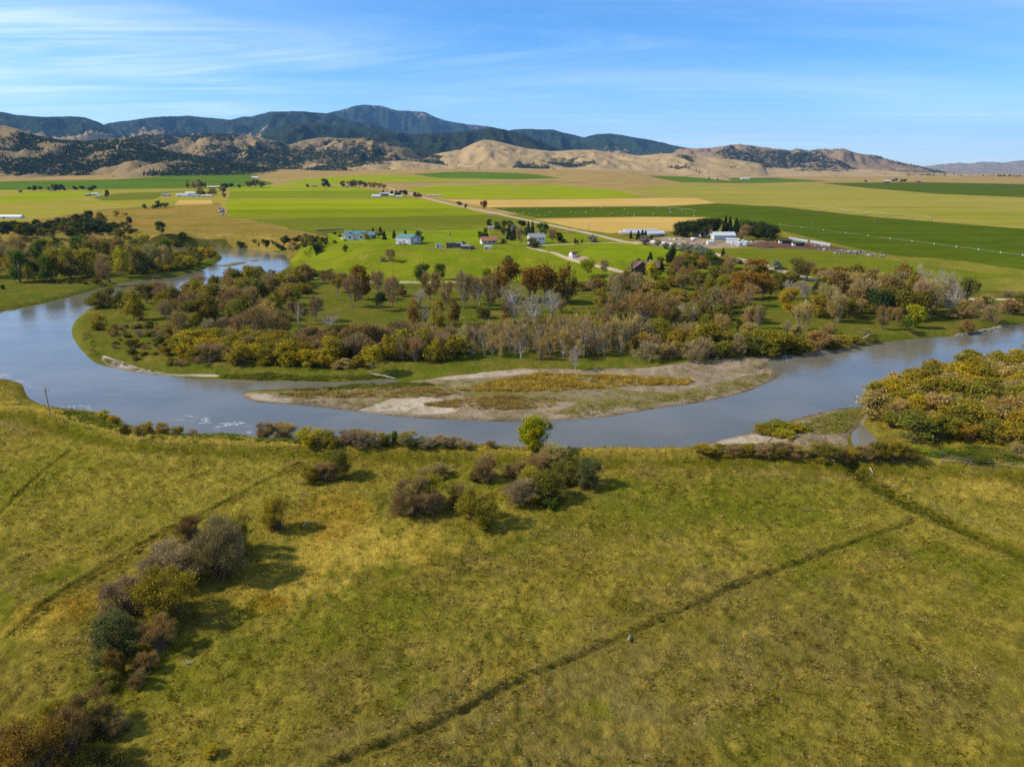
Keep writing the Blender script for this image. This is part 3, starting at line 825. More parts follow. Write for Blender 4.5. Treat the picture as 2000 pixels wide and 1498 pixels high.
ridge('hill', [(760, 322), (800, 310), (850, 301), (900, 292), (925, 280), (945, 273), (965, 275), (985, 279.5), (1030, 291), (1080, 296), (1120, 293), (1160, 293), (1200, 299), (1250, 304), (1300, 300), (1340, 301), (1400, 309), (1450, 314), (1520, 325)], 6000, 2300, MAT['tan_hill'], 36,
      lambda x, y, s, z, g, rg, u: .85 * sstep(.54, .68, g + .3 * (.65 - rg)) * (u > 1000) * sstep(.15, .3, s), .35, 3, seed=9, scale=600, conifers=1500)
ridge('hill', [(1050, 332), (1150, 328), (1260, 325), (1340, 324), (1400, 321), (1440, 325), (1480, 323), (1520, 328), (1600, 327), (1640, 331), (1700, 331), (1760, 335), (1830, 338), (1920, 341), (2100, 343), (2400, 344)], 6600, 2300, MAT['tan_hill'], 38, lambda x, y, s, z, g, rg, u: .65 * sstep(.56, .74, g), .5, 2, seed=10, scale=500, conifers=500)
ridge('hill', [(470, 352), (520, 343), (560, 330), (600, 318), (640, 315), (690, 316), (740, 316), (790, 314), (830, 318), (870, 323), (920, 327), (1000, 329), (1100, 331), (1180, 330), (1250, 334), (1330, 337), (1450, 341)], 4100, 1150, MAT['tan_hill'], 30, lambda x, y, s, z, g, rg, u: .8 * sstep(.56, .70, g) * (u < 800) * sstep(.2, .3, s), .35, 1.5, seed=11, scale=300, conifers=350)
ridge('hill', [(-500, 225), (-200, 232), (-60, 238), (0, 244), (35, 252), (70, 264), (115, 273), (168, 275.5), (217, 271), (245, 269), (290, 283), (330, 296), (380, 305), (430, 314), (480, 322), (530, 331), (590, 342)], 3400, 1050, MAT['mid_hill'], 24,
      lambda x, y, s, z, g, rg, u: sstep(.22, .46, g + .55 * (.66 - rg)) * sstep(.22, .40, s + .25 * (g - .5)), .24, 5, seed=12, scale=300, conifers=8000, prof=1.7, dapple=.69)
CP_ = np.vstack(CONE)
rr = np.random.default_rng(5)
def cones(P, hm):
    n = len(P)
    h = hm * rr.uniform(.55, 1.25, n); r = h * rr.uniform(.20, .34, n)
    an = np.arange(6) * math.pi / 3
    V = np.zeros((n, 7, 3))
    V[:, :6, 0] = P[:, None, 0] + r[:, None] * np.cos(an + rr.uniform(0, 1, n)[:, None])
    V[:, :6, 1] = P[:, None, 1] + r[:, None] * np.sin(an)
    V[:, :6, 2] = P[:, None, 2] + (rr.uniform(-.05, .12, (n, 6)) * h[:, None])
    V[:, 6] = P; V[:, 6, 2] += h
    f = np.array([[i, (i + 1) % 6, 6] for i in range(6)])
    return V.reshape(-1, 3), (np.arange(n)[:, None, None] * 7 + f[None]).reshape(-1, 3)
MAT['conifer_far'] = ground_mat('far_conifer', (.013, .022, .010), (.022, .033, .014), None, .02, .1, .3, bump=0, var=.3)
V, Fc = cones(CP_, 12.0)
o = struct(link('conifer_forest', mesh_np('conifer_forest', V, Fc, MAT['conifer_far'])), 'stuff', 'dark scattered conifers growing over the hills and mountains', 'forest')

# ------------------------------------------------------------------ the air between
m, t = new_mat('haze_air')
o_ = N(t, 'ShaderNodeOutputMaterial')
pv = N(t, 'ShaderNodeVolumePrincipled')
pv.inputs['Color'].default_value = (.26, .56, 1.0, 1)
pv.inputs['Density'].default_value = 2.2e-5
pv.inputs['Anisotropy'].default_value = 0.1
lk(t, pv.outputs[0], o_.inputs['Volume'])
bm = bmesh.new()
bmesh.ops.create_cube(bm, size=1.0)
me = bpy.data.meshes.new('haze'); bm.to_mesh(me); bm.free()
me.materials.append(m)
hz = link('haze', me)
hz.scale = (70000, 42000, 1950)
hz.location = (0, 15000, -20 + 975)
struct(hz, 'stuff', 'thin blue haze over the distant valley and mountains', 'haze')
# ------------------------------------------------------------------ plants: prototypes one unit high and one unit wide
def leaf_mat(name, trans=.35):
    m, t = new_mat(name)
    oi = N(t, 'ShaderNodeObjectInfo')
    ge = N(t, 'ShaderNodeNewGeometry')
    tcn = N(t, 'ShaderNodeTexCoord')
    rnd = ge.outputs['Random Per Island']
    # a plant's second tone, in whole limbs: share set by the object's alpha
    no = noise_n(t, tcn.outputs['Object'], 3.2, 3, .6, .44, .60)
    second = M(t, 'MULTIPLY', no, M(t, 'SUBTRACT', 1.0, oi.outputs['Alpha']))
    col = mixc(t, second, oi.outputs['Color'], (.46, .36, .012))
    n2 = noise_n(t, tcn.outputs['Object'], 5.5, 3, .6)
    k = M(t, 'ADD', .45, M(t, 'ADD', M(t, 'MULTIPLY', rnd, .75), M(t, 'MULTIPLY', n2, .5)))
    cx = N(t, 'ShaderNodeCombineXYZ')
    lk(t, k, cx.inputs[0]); lk(t, M(t, 'MULTIPLY', k, M(t, 'ADD', .95, M(t, 'MULTIPLY', oi.outputs['Random'], .1))), cx.inputs[1]); lk(t, M(t, 'MULTIPLY', k, .95), cx.inputs[2])
    col = mixc(t, 1.0, col, cx.outputs[0], 'MULTIPLY')
    d = N(t, 'ShaderNodeBsdfDiffuse'); tr = N(t, 'ShaderNodeBsdfTranslucent')
    lk(t, col, d.inputs[0]); lk(t, col, tr.inputs[0])
    mxs = N(t, 'ShaderNodeMixShader'); mxs.inputs[0].default_value = trans
    lk(t, d.outputs[0], mxs.inputs[1]); lk(t, tr.outputs[0], mxs.inputs[2])
    o = N(t, 'ShaderNodeOutputMaterial'); lk(t, mxs.outputs[0], o.inputs[0])
    return m
MAT['leaf'] = leaf_mat('foliage', .38)
MAT['twig'] = leaf_mat('twigs', .12)
m, t = new_mat('bark')
oi = N(t, 'ShaderNodeObjectInfo'); tcn = N(t, 'ShaderNodeTexCoord')
col = mixc(t, noise_n(t, tcn.outputs['Object'], 14, 4, .6, .3, .7), (.55, .55, .55), (1.25, 1.2, 1.15))
col = mixc(t, 1.0, col, oi.outputs['Color'], 'MULTIPLY')
finish(t, col, .9, None, .1)
MAT['bark'] = m

def tubes(br, sides=4):
    V = []; Fq = []; b = 0
    an = np.arange(sides) * 2 * math.pi / sides
    for P, R in br:
        P = np.asarray(P, float); n = len(P)
        d = np.gradient(P, axis=0); d /= np.linalg.norm(d, axis=1)[:, None] + 1e-9
        ref = np.where(np.abs(d[:, 2:3]) > .9, np.array([[1., 0, 0]]), np.array([[0, 0, 1.]]))
        a = np.cross(d, ref); a /= np.linalg.norm(a, axis=1)[:, None] + 1e-9
        c = np.cross(d, a)
        ring = P[:, None] + np.asarray(R)[:, None, None] * (np.cos(an)[None, :, None] * a[:, None] + np.sin(an)[None, :, None] * c[:, None])
        V.append(ring.reshape(-1, 3))
        i = np.arange(n - 1)[:, None] * sides + np.arange(sides)[None]
        j = np.arange(n - 1)[:, None] * sides + (np.arange(sides)[None] + 1) % sides
        Fq.append((np.stack([i, j, j + sides, i + sides], -1).reshape(-1, 4)) + b)
        b += n * sides
    return np.vstack(V), np.vstack(Fq)
def bez(a, b, c, n=5):
    t = np.linspace(0, 1, n)[:, None]
    return (1 - t) ** 2 * a + 2 * t * (1 - t) * b + t * t * c
def leaves(C, size, r, up=.25):
    n = len(C)
    nr = r.normal(size=(n, 3)); nr[:, 2] += up; nr /= np.linalg.norm(nr, axis=1)[:, None]
    a = np.cross(nr, r.normal(size=(n, 3))); a /= np.linalg.norm(a, axis=1)[:, None] + 1e-9
    b = np.cross(nr, a)
    s = size * r.uniform(.6, 1.35, n)[:, None]
    V = np.stack([C - a * s, C + b * s * .62, C + a * s, C - b * s * .62], 1)
    return V.reshape(-1, 3), np.arange(n * 4).reshape(-1, 4)
def slivers(C, D, length, width, r):
    n = len(C)
    D = D / (np.linalg.norm(D, axis=1)[:, None] + 1e-9)
    s = np.cross(D, r.normal(size=(n, 3))); s /= np.linalg.norm(s, axis=1)[:, None] + 1e-9
    L = length * r.uniform(.6, 1.4, n)[:, None]; Wd = width * r.uniform(.6, 1.3, n)[:, None]
    V = np.stack([C - s * Wd, C + s * Wd, C + D * L + s * Wd * .4, C + D * L - s * Wd * .4], 1)
    return V.reshape(-1, 3), np.arange(n * 4).reshape(-1, 4)
def join(parts):
    V = []; Q = []; b = 0
    for v, f in parts:
        if len(v):
            V.append(v); Q.append(f + b); b += len(v)
    return np.vstack(V), np.vstack(Q)
def envelope(kind, z, r):
    if kind == 'round':
        return .5 * np.sin(np.pi * np.clip(z, 0, 1) ** .8 * .93 + .12) ** .65
    if kind == 'vase':
        return .5 * np.clip(np.sin(np.pi * np.clip(z, 0, 1) ** 1.25 * .90 + .06), 0, 1) ** .7
    if kind == 'column':
        return .5 * np.clip(np.sin(np.pi * np.clip(z, 0, 1) ** .9 * .88 + .25), 0, 1) ** .6
    return .5 * np.sqrt(np.clip(1 - (np.clip((z - .22) / .80, -1, 1)) ** 2, 0, 1)) ** .9      # dome
def proto(name, seed, env='round', zb=.15, n=80, lobes=9, nleaf=26, leaf=.024, nsl=0, sl=(.07, .0035), trunks=1, tr=.020, spread=.055, leafmat='leaf', fork=.25, fan=False, limbs=1.0, sides=4, tight=1.0, low=0):
    r = np.random.default_rng(seed)
    # growing points, bunched in lobes
    cz = r.uniform(.12 - .08 * low, .92 - .06 * low, lobes); ca = r.uniform(0, 2 * np.pi, lobes)
    cr = envelope(env, cz, r) * r.uniform(.35, .72 + .14 * low, lobes)
    LC = np.c_[cr * np.cos(ca), cr * np.sin(ca), cz]
    A = []
    while len(A) < n:
        k = r.integers(lobes)
        p = LC[k] + r.normal(size=3) * np.array([.13, .13, .12]) * tight
        if not 0.02 < p[2] < 1:
            continue
        e = envelope(env, np.array([p[2]]), r)[0] * (1 + .22 * math.sin(3 * math.atan2(p[1], p[0]) + seed) * math.sin(5 * p[2] + seed))
        if math.hypot(p[0], p[1]) < e and (math.hypot(p[0], p[1]) > .45 * e or r.uniform() < .35 or p[2] > .8):
            A.append(p)
    A = np.array(A)
    A[:, 2] = zb + A[:, 2] * (1 - zb) * .97
    br = []
    bases = []
    for k in range(trunks):
        an = 2 * np.pi * k / max(trunks, 1) + r.uniform(0, 1)
        o = np.array([math.cos(an), math.sin(an), 0]) * (.03 if trunks > 1 else 0)
        top = np.array([math.cos(an) * (.20 if trunks > 1 else .04), math.sin(an) * (.20 if trunks > 1 else .04), .80])
        P = bez(o + [0, 0, -.03], o * 1.5 + [r.normal() * .03, r.normal() * .03, .35], top, 7)
        bases.append(P)
        if not fan:
            br.append((P, tr * np.linspace(1.15, .25, 7)))
    for p in A:
        k = min(range(trunks), key=lambda j: np.hypot(*(bases[j][4] - p)[:2])) if trunks > 1 else 0
        if fan:
            s0 = np.array([r.normal() * .07, r.normal() * .07, -.02])
            mid = s0 * .5 + p * .45 + np.array([0, 0, .18 * p[2]])
        else:
            hz_ = np.clip(p[2] - r.uniform(.12, .40), fork * .8, .78)
            B = bases[k]
            i = np.interp(hz_, B[:, 2], np.arange(7))
            s0 = B[int(i)] * (1 - i % 1) + B[min(int(i) + 1, 6)] * (i % 1)
            mid = (s0 + p) / 2 + np.array([p[0] - s0[0], p[1] - s0[1], 0]) * .22 - np.array([0, 0, .02])
        br.append((bez(s0, mid, p, 5), tr * limbs * np.linspace(.36, .07, 5)))
    tv, tf = tubes(br, sides)
    tm = mesh_np(name + '_trunk', tv, tf, MAT['bark'], True)
    parts = []
    if nleaf:
        C = np.repeat(A, nleaf, 0) + r.normal(size=(n * nleaf, 3)) * spread * r.uniform(.6, 1.3, (n * nleaf, 1))
        C[:, 2] = np.clip(C[:, 2], .01, None)
        parts.append(leaves(C, leaf, r))
    if nsl:
        C = np.repeat(A, nsl, 0) + r.normal(size=(n * nsl, 3)) * spread * .75
        ctr = np.array([0, 0, .25 if not fan else 0.0])
        D = (C - ctr) / (np.linalg.norm(C - ctr, axis=1)[:, None] + 1e-6) + r.normal(size=C.shape) * .42 + np.array([0, 0, .35])
        C[:, 2] = np.clip(C[:, 2], .01, None)
        parts.append(slivers(C, D, sl[0], sl[1], r))
    cv, cf = join(parts)
    cm = mesh_np(name + '_crown', cv, cf, MAT[leafmat])
    return tm, cm
def proto_spruce(name, seed):
    r = np.random.default_rng(seed)
    tm = mesh_np(name + '_trunk', *tubes([(np.array([[0, 0, -.02], [0, 0, .5], [0, 0, .97]]), [.022, .014, .003])], 6), MAT['bark'], True)
    C = []; 
    for z in np.linspace(.06, .97, 30):
        R = .5 * (1 - z) ** .85 + .02
        k = int(26 * (1 - z)) + 6
        a = r.uniform(0, 2 * np.pi, k * 3)
        q = np.sqrt(r.uniform(.08, 1, k * 3)) * R * r.uniform(.75, 1.12, k * 3)
        C.append(np.c_[q * np.cos(a), q * np.sin(a), z - q * .22 + r.normal(size=k * 3) * .010 + .02])
    C = np.vstack(C)
    C[:, 2] = np.clip(C[:, 2], .012, None)
    D = np.c_[C[:, :2], -.12 * np.ones(len(C))] + r.normal(size=C.shape) * .05
    v, f = slivers(C, D, .10, .020, r)
    return tm, mesh_np(name + '_crown', v, f, MAT['twig'])
PRO = {}
PRO['leafy'] = [proto('cottonwood', 10 + i, ['round', 'vase', 'round', 'vase', 'round'][i], [.12, .16, .10, .2, .14][i], 105, 9, 32, .029, tight=.82, trunks=[1, 2, 2, 3, 1][i], tr=.017) for i in range(5)]
PRO['column'] = [proto('poplar', 30 + i, 'column', .08, 80, 8, 32, .030, trunks=2, tr=.016) for i in range(2)]
PRO['twiggy'] = [proto('half_bare_tree', 40 + i, ['round', 'vase', 'column', 'vase'][i], .14, 100, 8, 12, .018, 34, (.08, .0034), tight=.8, trunks=[2, 1, 2, 3][i], tr=.017, spread=.05, leafmat='twig') for i in range(4)]
PRO['bare'] = [proto('bare_tree', 50 + i, 'vase', .20, 75, 8, 0, .02, 22, (.085, .0024), trunks=[1, 2, 2][i], tr=.024, spread=.035, leafmat='twig', limbs=1.25) for i in range(3)]
PRO['sapling'] = [proto('sapling', 60 + i, 'column', .10, 46, 6, 7, .022, 20, (.11, .0050), trunks=3, tr=.012, spread=.05, leafmat='twig') for i in range(3)]
PRO['bush'] = [proto('willow', 70 + i, 'dome', .04, 80, 10, 32, .036, 7, (.10, .005), fan=True, tr=.016, spread=.060) for i in range(5)]
PRO['twigbush'] = [proto('twig_bush', 80 + i, 'dome', .04, 70, 9, 6, .022, 22, (.12, .0045), fan=True, tr=.016, spread=.05, leafmat='twig') for i in range(4)]
PRO['shrub'] = [proto('shrub', 90 + i, 'dome', .02, 210, 15, 44, .0165, 20, (.085, .0024), tight=.60, low=1, fan=True, tr=.013, spread=.042) for i in range(4)]
PRO['twigshrub'] = [proto('twig_shrub', 100 + i, 'dome', .02, 210, 15, 20, .0125, 50, (.10, .0024), tight=.60, low=1, fan=True, tr=.015, spread=.042, leafmat='twig') for i in range(4)]
PRO['neartree'] = [proto('young_cottonwood', 110, 'round', .06, 170, 10, 60, .026, trunks=2, tr=.020, spread=.05)]
PRO['spruce'] = [proto_spruce('spruce', 120 + i) for i in range(2)]
WORD = {'leafy': ('cottonwood_tree', 'cottonwood', 'trunk', 'crown', 'tree'), 'column': ('cottonwood_tree', 'upright cottonwood', 'trunk', 'crown', 'tree'), 'twiggy': ('half_bare_tree', 'half-bare cottonwood', 'trunk', 'crown', 'tree'),
        'bare': ('bare_tree', 'leafless tree', 'trunk', 'crown', 'tree'), 'sapling': ('poplar_sapling', 'thin poplar', 'trunk', 'crown', 'tree'), 'bush': ('willow_bush', 'willow bush', 'stem', 'foliage', 'bush'),
        'twigbush': ('twiggy_bush', 'twiggy bush', 'stem', 'foliage', 'bush'), 'shrub': ('shrub', 'leafy shrub', 'stem', 'foliage', 'shrub'), 'twigshrub': ('shrub', 'twiggy shrub', 'stem', 'foliage', 'shrub'),
        'neartree': ('cottonwood_tree', 'young cottonwood', 'trunk', 'crown', 'tree'), 'spruce': ('spruce_tree', 'spruce', 'trunk', 'crown', 'tree')}
TINT = {'rust': (.20, .120, .026), 'rustdark': (.165, .10, .022), 'orange': (.25, .138, .026), 'gold': (.30, .235, .020), 'olivegold': (.215, .178, .022), 'olive': (.135, .125, .024), 'green': (.085, .118, .016),
        'dark green': (.054, .074, .018), 'lime': (.27, .29, .012), 'yellow': (.48, .385, .012), 'grey-brown': (.235, .168, .082), 'purple-grey': (.24, .178, .105), 'pale grey': (.36, .295, .20), 'tan': (.30, .225, .085),
        'silver': (.24, .255, .165), 'brown': (.21, .145, .055), 'bluish': (.14, .132, .040), 'spruce': (.034, .054, .020)}
SAY = {'rust': 'rust-orange', 'rustdark': 'dark rust', 'orange': 'bright orange', 'gold': 'golden', 'olivegold': 'olive-gold', 'olive': 'olive', 'green': 'green', 'dark green': 'dark green', 'lime': 'lime-green', 'yellow': 'yellow',
       'grey-brown': 'grey-brown', 'purple-grey': 'purple-grey', 'pale grey': 'pale grey', 'tan': 'tan', 'silver': 'silvery', 'brown': 'brown', 'bluish': 'blue-grey', 'spruce': 'dark'}
KINDS = {('bush', 'silver'): ('silver_bush', 'bush'), ('bush', 'dark green'): ('scrub_bush', 'scrub bush'), ('leafy', 'dark green'): ('shade_tree', 'shade tree'), ('bush', 'olive'): ('round_bush', 'round bush'), ('bush', 'tan'): ('thicket_bush', 'thicket bush'), ('bush', 'brown'): ('thicket_bush', 'thicket bush')}
def word(kind, tint):
    return KINDS.get((kind, tint), (0, WORD[kind][1]))[1]
prr = np.random.default_rng(99)
TINT = {k_: tuple(np.array(v_) * np.array([1.32, 1.28, 1.05])) if k_ not in ('yellow', 'lime', 'spruce', 'dark green', 'bluish', 'silver', 'pale grey') else v_ for k_, v_ in TINT.items()}
def plant_at(kind, p, h, wd, tint, label, group=None, two=1.0, lean=0.0):
    nm, wdn, tpart, cpart, cat = WORD[kind]
    nm = KINDS.get((kind, tint), (nm, 0))[0]
    tm, cm = PRO[kind][prr.integers(len(PRO[kind]))]
    root = bpy.data.objects.new(nm, None)
    root.empty_display_size = .5
    COL.objects.link(root)
    root.location = (p[0], p[1], p[2] - .02 * h)
    root.rotation_euler = (prr.normal() * .02, lean, prr.uniform(0, 6.28))
    if lean:
        root.rotation_euler[2] = 0
    root.scale = (wd * prr.uniform(1.05, 1.22), wd * prr.uniform(1.05, 1.22), h * 1.03)
    a = link(tpart, tm, root); b = link(cpart, cm, root)
    j = np.clip(1 + prr.normal() * np.array([.05, -.03, -.06]), .85, 1.15) * prr.uniform(.85, 1.16)
    c = np.array(TINT[tint]) * j
    b.color = (*c, two)
    bark = (.50, .46, .40) if kind in ('bare', 'sapling') else (.20, .15, .09) if kind in ('bush', 'twigbush', 'shrub', 'twigshrub') else (.24, .20, .155)
    a.color = (*bark, 1)
    tag(root, label, cat, group)
    return root
ORD = ['', '1st', '2nd', '3rd'] + [f'{i}th' for i in range(4, 21)] + ['21st', '22nd', '23rd'] + [f'{i}th' for i in range(24, 31)] + ['31st', '32nd', '33rd'] + [f'{i}th' for i in range(34, 41)] + [f"{i}{ {1: 'st', 2: 'nd', 3: 'rd'}.get(i % 10, 'th')}" for i in range(41, 101)]
def stand(where, rows, group=None):
    """single plants surveyed one by one: (kind, u, base v, top v, width in pixels, tint[, second tone, lean])"""
    rows = sorted(rows, key=lambda q: q[1])
    for i, q in enumerate(rows):
        kind, u, vb, vt, wpx, tint = q[:6]
        two = q[6] if len(q) > 6 else 1.0
        lean = q[7] if len(q) > 7 else 0.0
        if kind in ('shrub', 'twigshrub'):
            vt = vb - (vb - vt) * .88; wpx = wpx * 1.12
        p = at(u, vb)
        h = max(top_z(p, vt) - p[2], .8)
        wd = wpx * depth_of(p) / F
        lab = f"{SAY[tint]} {word(kind, tint)}, {ORD[i + 1]} from left {where}" if len(rows) > 1 else f"{SAY[tint]} {word(kind, tint)} {where}"
        plant_at(kind, p, h, wd, tint, lab, group, two, lean)
def thicket(poly, n, mix, hrange, label, group, seed, aspect=(.9, 1.5), mind=2.2, edge=0, hpow=1.0):
    """plants that nothing tells apart, filling a patch of ground: mix = [(kind, tint, share)]"""
    P = region(poly)
    r = np.random.default_rng(seed)
    lo, hi = P.min(0), P.max(0)
    got = []
    for _ in range(n * 60):
        q = r.uniform(lo, hi)
        if not inside(q[None], P)[0]:
            continue
        if got and min((q[0] - g[0]) ** 2 + (q[1] - g[1]) ** 2 for g in got) < mind ** 2:
            continue
        got.append(q)
        if len(got) >= n:
            break
    Z = height(np.array(got))
    sh = np.array([m_[2] for m_ in mix], float); sh /= sh.sum()
    cnt = {}
    for q, z in sorted(zip(got, Z), key=lambda e: e[0][0] / e[0][1]):
        if z < WATER_Z + .1:
            continue
        k = mix[r.choice(len(mix), p=sh)]
        h = hrange[0] + (hrange[1] - hrange[0]) * r.uniform() ** hpow
        ck = (SAY[k[1]], word(*k[:2])); cnt[ck] = cnt.get(ck, 0) + 1
        wn = word(*k[:2]); wn += 'es' if wn.endswith('sh') else 's'
        plant_at(k[0], (q[0], q[1], z), h, h * r.uniform(*aspect), k[1], f'{ORD[cnt[ck]]} from left of the {SAY[k[1]]} {wn} {label}', group, k[3] if len(k) > 3 else 1.0)

# --- the island's trees
stand('in the row behind the open island meadow', [
    ('leafy', 660, 572, 541, 22, 'olivegold'), ('leafy', 706, 585, 521, 44, 'rustdark'), ('twiggy', 689, 600, 540, 40, 'grey-brown'), ('twiggy', 738, 577, 530, 30, 'grey-brown'), ('leafy', 744, 608, 570, 26, 'dark green'),
    ('twiggy', 768, 602, 541, 36, 'grey-brown'), ('leafy', 786, 580, 556, 20, 'rustdark'), ('leafy', 829, 560, 517, 36, 'green'), ('leafy', 862, 546, 516, 28, 'green'), ('twiggy', 840, 586, 531, 44, 'brown'), ('bare', 816, 604, 562, 32, 'pale grey')])
stand('in the upright meadow group', [
    ('column', 812, 636, 582, 28, 'rust'), ('bare', 831, 635, 596, 24, 'pale grey'), ('column', 858, 638, 582, 28, 'olivegold'), ('column', 886, 633, 580, 24, 'rustdark'), ('twiggy', 872, 600, 545, 26, 'grey-brown')])
stand('standing alone on the open island grass', [
    ('bare', 582, 634, 592, 22, 'purple-grey', 1, .1), ('twiggy', 617, 628, 578, 35, 'grey-brown'), ('bare', 645, 643, 611, 42, 'purple-grey')])
stand('around the big rust-coloured clump', [
    ('twiggy', 905, 604, 532, 32, 'purple-grey'), ('twiggy', 924, 596, 538, 30, 'brown'), ('bare', 937, 598, 545, 26, 'purple-grey'), ('twiggy', 957, 604, 536, 36, 'brown'), ('leafy', 949, 548, 523, 22, 'lime'), ('bush', 943, 622, 596, 26, 'olive'),
    ('leafy', 990, 586, 510, 66, 'rustdark'), ('leafy', 1033, 592, 519, 36, 'rust'), ('leafy', 1064, 592, 514, 62, 'rust'), ('column', 1105, 590, 515, 40, 'rust'), ('leafy', 975, 592, 540, 34, 'rustdark'),
    ('bare', 1003, 633, 556, 60, 'purple-grey'), ('leafy', 988, 632, 590, 30, 'rustdark'), ('bare', 1043, 638, 573, 44, 'pale grey'), ('bare', 1077, 622, 568, 36, 'pale grey'), ('twiggy', 1093, 612, 585, 24, 'grey-brown')])
stand('on the island below the log house', [
    ('bush', 1131, 567, 549, 26, 'brown'), ('twigbush', 1150, 567, 545, 28, 'purple-grey'), ('bush', 1168, 567, 547, 24, 'brown'), ('twiggy', 1197, 619, 530, 36, 'grey-brown'), ('leafy', 1173, 600, 560, 32, 'olivegold'), ('twiggy', 1183, 641, 593, 28, 'grey-brown'),
    ('twiggy', 1211, 641, 588, 30, 'brown'), ('twiggy', 1252, 648, 570, 62, 'brown'), ('twiggy', 1302, 630, 574, 60, 'brown'), ('bare', 1330, 622, 590, 18, 'purple-grey'), ('bare', 1352, 632, 594, 22, 'purple-grey'), ('leafy', 1220, 566, 530, 36, 'rustdark'),
    ('twiggy', 1242, 570, 533, 34, 'purple-grey'), ('bush', 1262, 570, 548, 34, 'tan'), ('bush', 1290, 574, 548, 34, 'olivegold'), ('bush', 1312, 560, 540, 30, 'olivegold'), ('leafy', 1372, 618, 563, 40, 'brown'), ('twiggy', 1396, 610, 560, 34, 'grey-brown'), ('leafy', 1330, 566, 536, 34, 'brown')])
stand('beside the log house and pale driveway', [('leafy', 1148, 541, 505, 34, 'lime', .7), ('twiggy', 1181, 538, 508, 18, 'grey-brown'), ('leafy', 1273, 547, 511, 28, 'yellow'), ('spruce', 1269, 516, 492, 14, 'spruce'), ('bush', 1157, 552, 535, 16, 'lime'),
    ('leafy', 1310, 520, 483, 22, 'dark green'), ('twiggy', 1324, 541, 500, 24, 'brown'), ('leafy', 1345, 535, 508, 30, 'green'), ('leafy', 1387, 532, 489, 36, 'green'), ('spruce', 1411, 512, 485, 14, 'spruce'), ('bush', 1292, 526, 513, 12, 'dark green')])
stand('in the wood at the road bend', [
    ('leafy', 1385, 566, 522, 34, 'olivegold'), ('leafy', 1362, 560, 530, 34, 'olive'), ('twiggy', 1427, 545, 501, 28, 'tan'), ('leafy', 1480, 536, 506, 52, 'rust'), ('bush', 1514, 526, 508, 20, 'silver'), ('leafy', 1450, 585, 532, 50, 'orange', .8), ('leafy', 1490, 584, 533, 50, 'orange', .9),
    ('twiggy', 1416, 614, 563, 36, 'grey-brown'), ('twiggy', 1463, 598, 554, 34, 'tan'), ('twiggy', 1556, 548, 503, 34, 'olive'), ('twiggy', 1576, 550, 512, 30, 'brown'), ('bare', 1544, 585, 549, 32, 'pale grey'), ('bare', 1575, 590, 549, 46, 'pale grey'), ('leafy', 1433, 565, 528, 34, 'olive'), ('leafy', 1520, 560, 530, 30, 'olive')])
stand('in the wood at right on the island', [
    ('leafy', 1543, 614, 564, 42, 'gold', .8), ('leafy', 1594, 620, 573, 44, 'olivegold', .6), ('twiggy', 1563, 646, 590, 40, 'tan'), ('bare', 1637, 629, 566, 32, 'pale grey'), ('twiggy', 1612, 580, 528, 44, 'purple-grey'), ('leafy', 1632, 590, 532, 44, 'brown'), ('leafy', 1600, 552, 522, 30, 'rustdark'),
    ('twiggy', 1655, 592, 530, 44, 'tan'), ('leafy', 1640, 545, 520, 34, 'rustdark'), ('leafy', 1672, 560, 517, 40, 'olive'), ('leafy', 1700, 570, 521, 30, 'brown'), ('leafy', 1715, 624, 564, 46, 'dark green'), ('twiggy', 1678, 620, 584, 26, 'grey-brown'), ('leafy', 1735, 612, 540, 40, 'brown'), ('leafy', 1755, 580, 516, 46, 'rust'),
    ('leafy', 1757, 626, 568, 44, 'olive'), ('bare', 1801, 580, 516, 40, 'pale grey'), ('twiggy', 1790, 620, 544, 42, 'purple-grey'), ('bare', 1828, 590, 528, 34, 'pale grey'), ('bare', 1862, 590, 530, 36, 'pale grey'), ('leafy', 1888, 602, 540, 40, 'olive'), ('bare', 1853, 612, 556, 36, 'pale grey'), ('leafy', 1776, 600, 540, 34, 'olivegold'), ('twiggy', 1815, 622, 560, 36, 'grey-brown'), ('leafy', 1690, 612, 560, 36, 'dark green')])
stand('on the mown bank by the river', [
    ('twiggy', 1722, 644, 597, 30, 'brown'), ('twiggy', 1750, 637, 600, 28, 'brown'), ('leafy', 1782, 640, 597, 40, 'lime', .35), ('leafy', 1770, 649, 620, 26, 'green'), ('twigbush', 1826, 616, 592, 26, 'brown'), ('bush', 1860, 622, 600, 26, 'tan')])
stand('along the far right bend', [
    ('bush', 1880, 618, 588, 30, 'tan'), ('twigbush', 1905, 622, 590, 36, 'grey-brown'), ('twigbush', 1937, 629, 593, 46, 'grey-brown'), ('bush', 1885, 647, 625, 30, 'brown'), ('bush', 1970, 614, 586, 40, 'brown'), ('bush', 1925, 598, 575, 36, 'tan'), ('twigbush', 1970, 580, 566, 30, 'purple-grey'), ('bush', 1996, 600, 575, 34, 'olive'), ('bush', 2020, 610, 580, 40, 'brown')])
stand('in the meadow below the wood', [
    ('leafy', 1477, 631, 598, 34, 'olive'), ('bush', 1462, 652, 631, 32, 'tan'), ('bush', 1443, 650, 625, 14, 'green'), ('bush', 1555, 660, 636, 26, 'tan'), ('twigbush', 1533, 647, 624, 22, 'purple-grey'), ('twigbush', 1625, 652, 632, 36, 'brown'), ('twigbush', 1690, 655, 640, 22, 'brown'), ('twiggy', 1480, 642, 594, 20, 'grey-brown'), ('twiggy', 1410, 658, 616, 34, 'tan'), ('leafy', 1381, 682, 628, 62, 'olivegold'), ('twiggy', 1340, 668, 630, 42, 'tan'), ('leafy', 1287, 670, 624, 46, 'olivegold')])
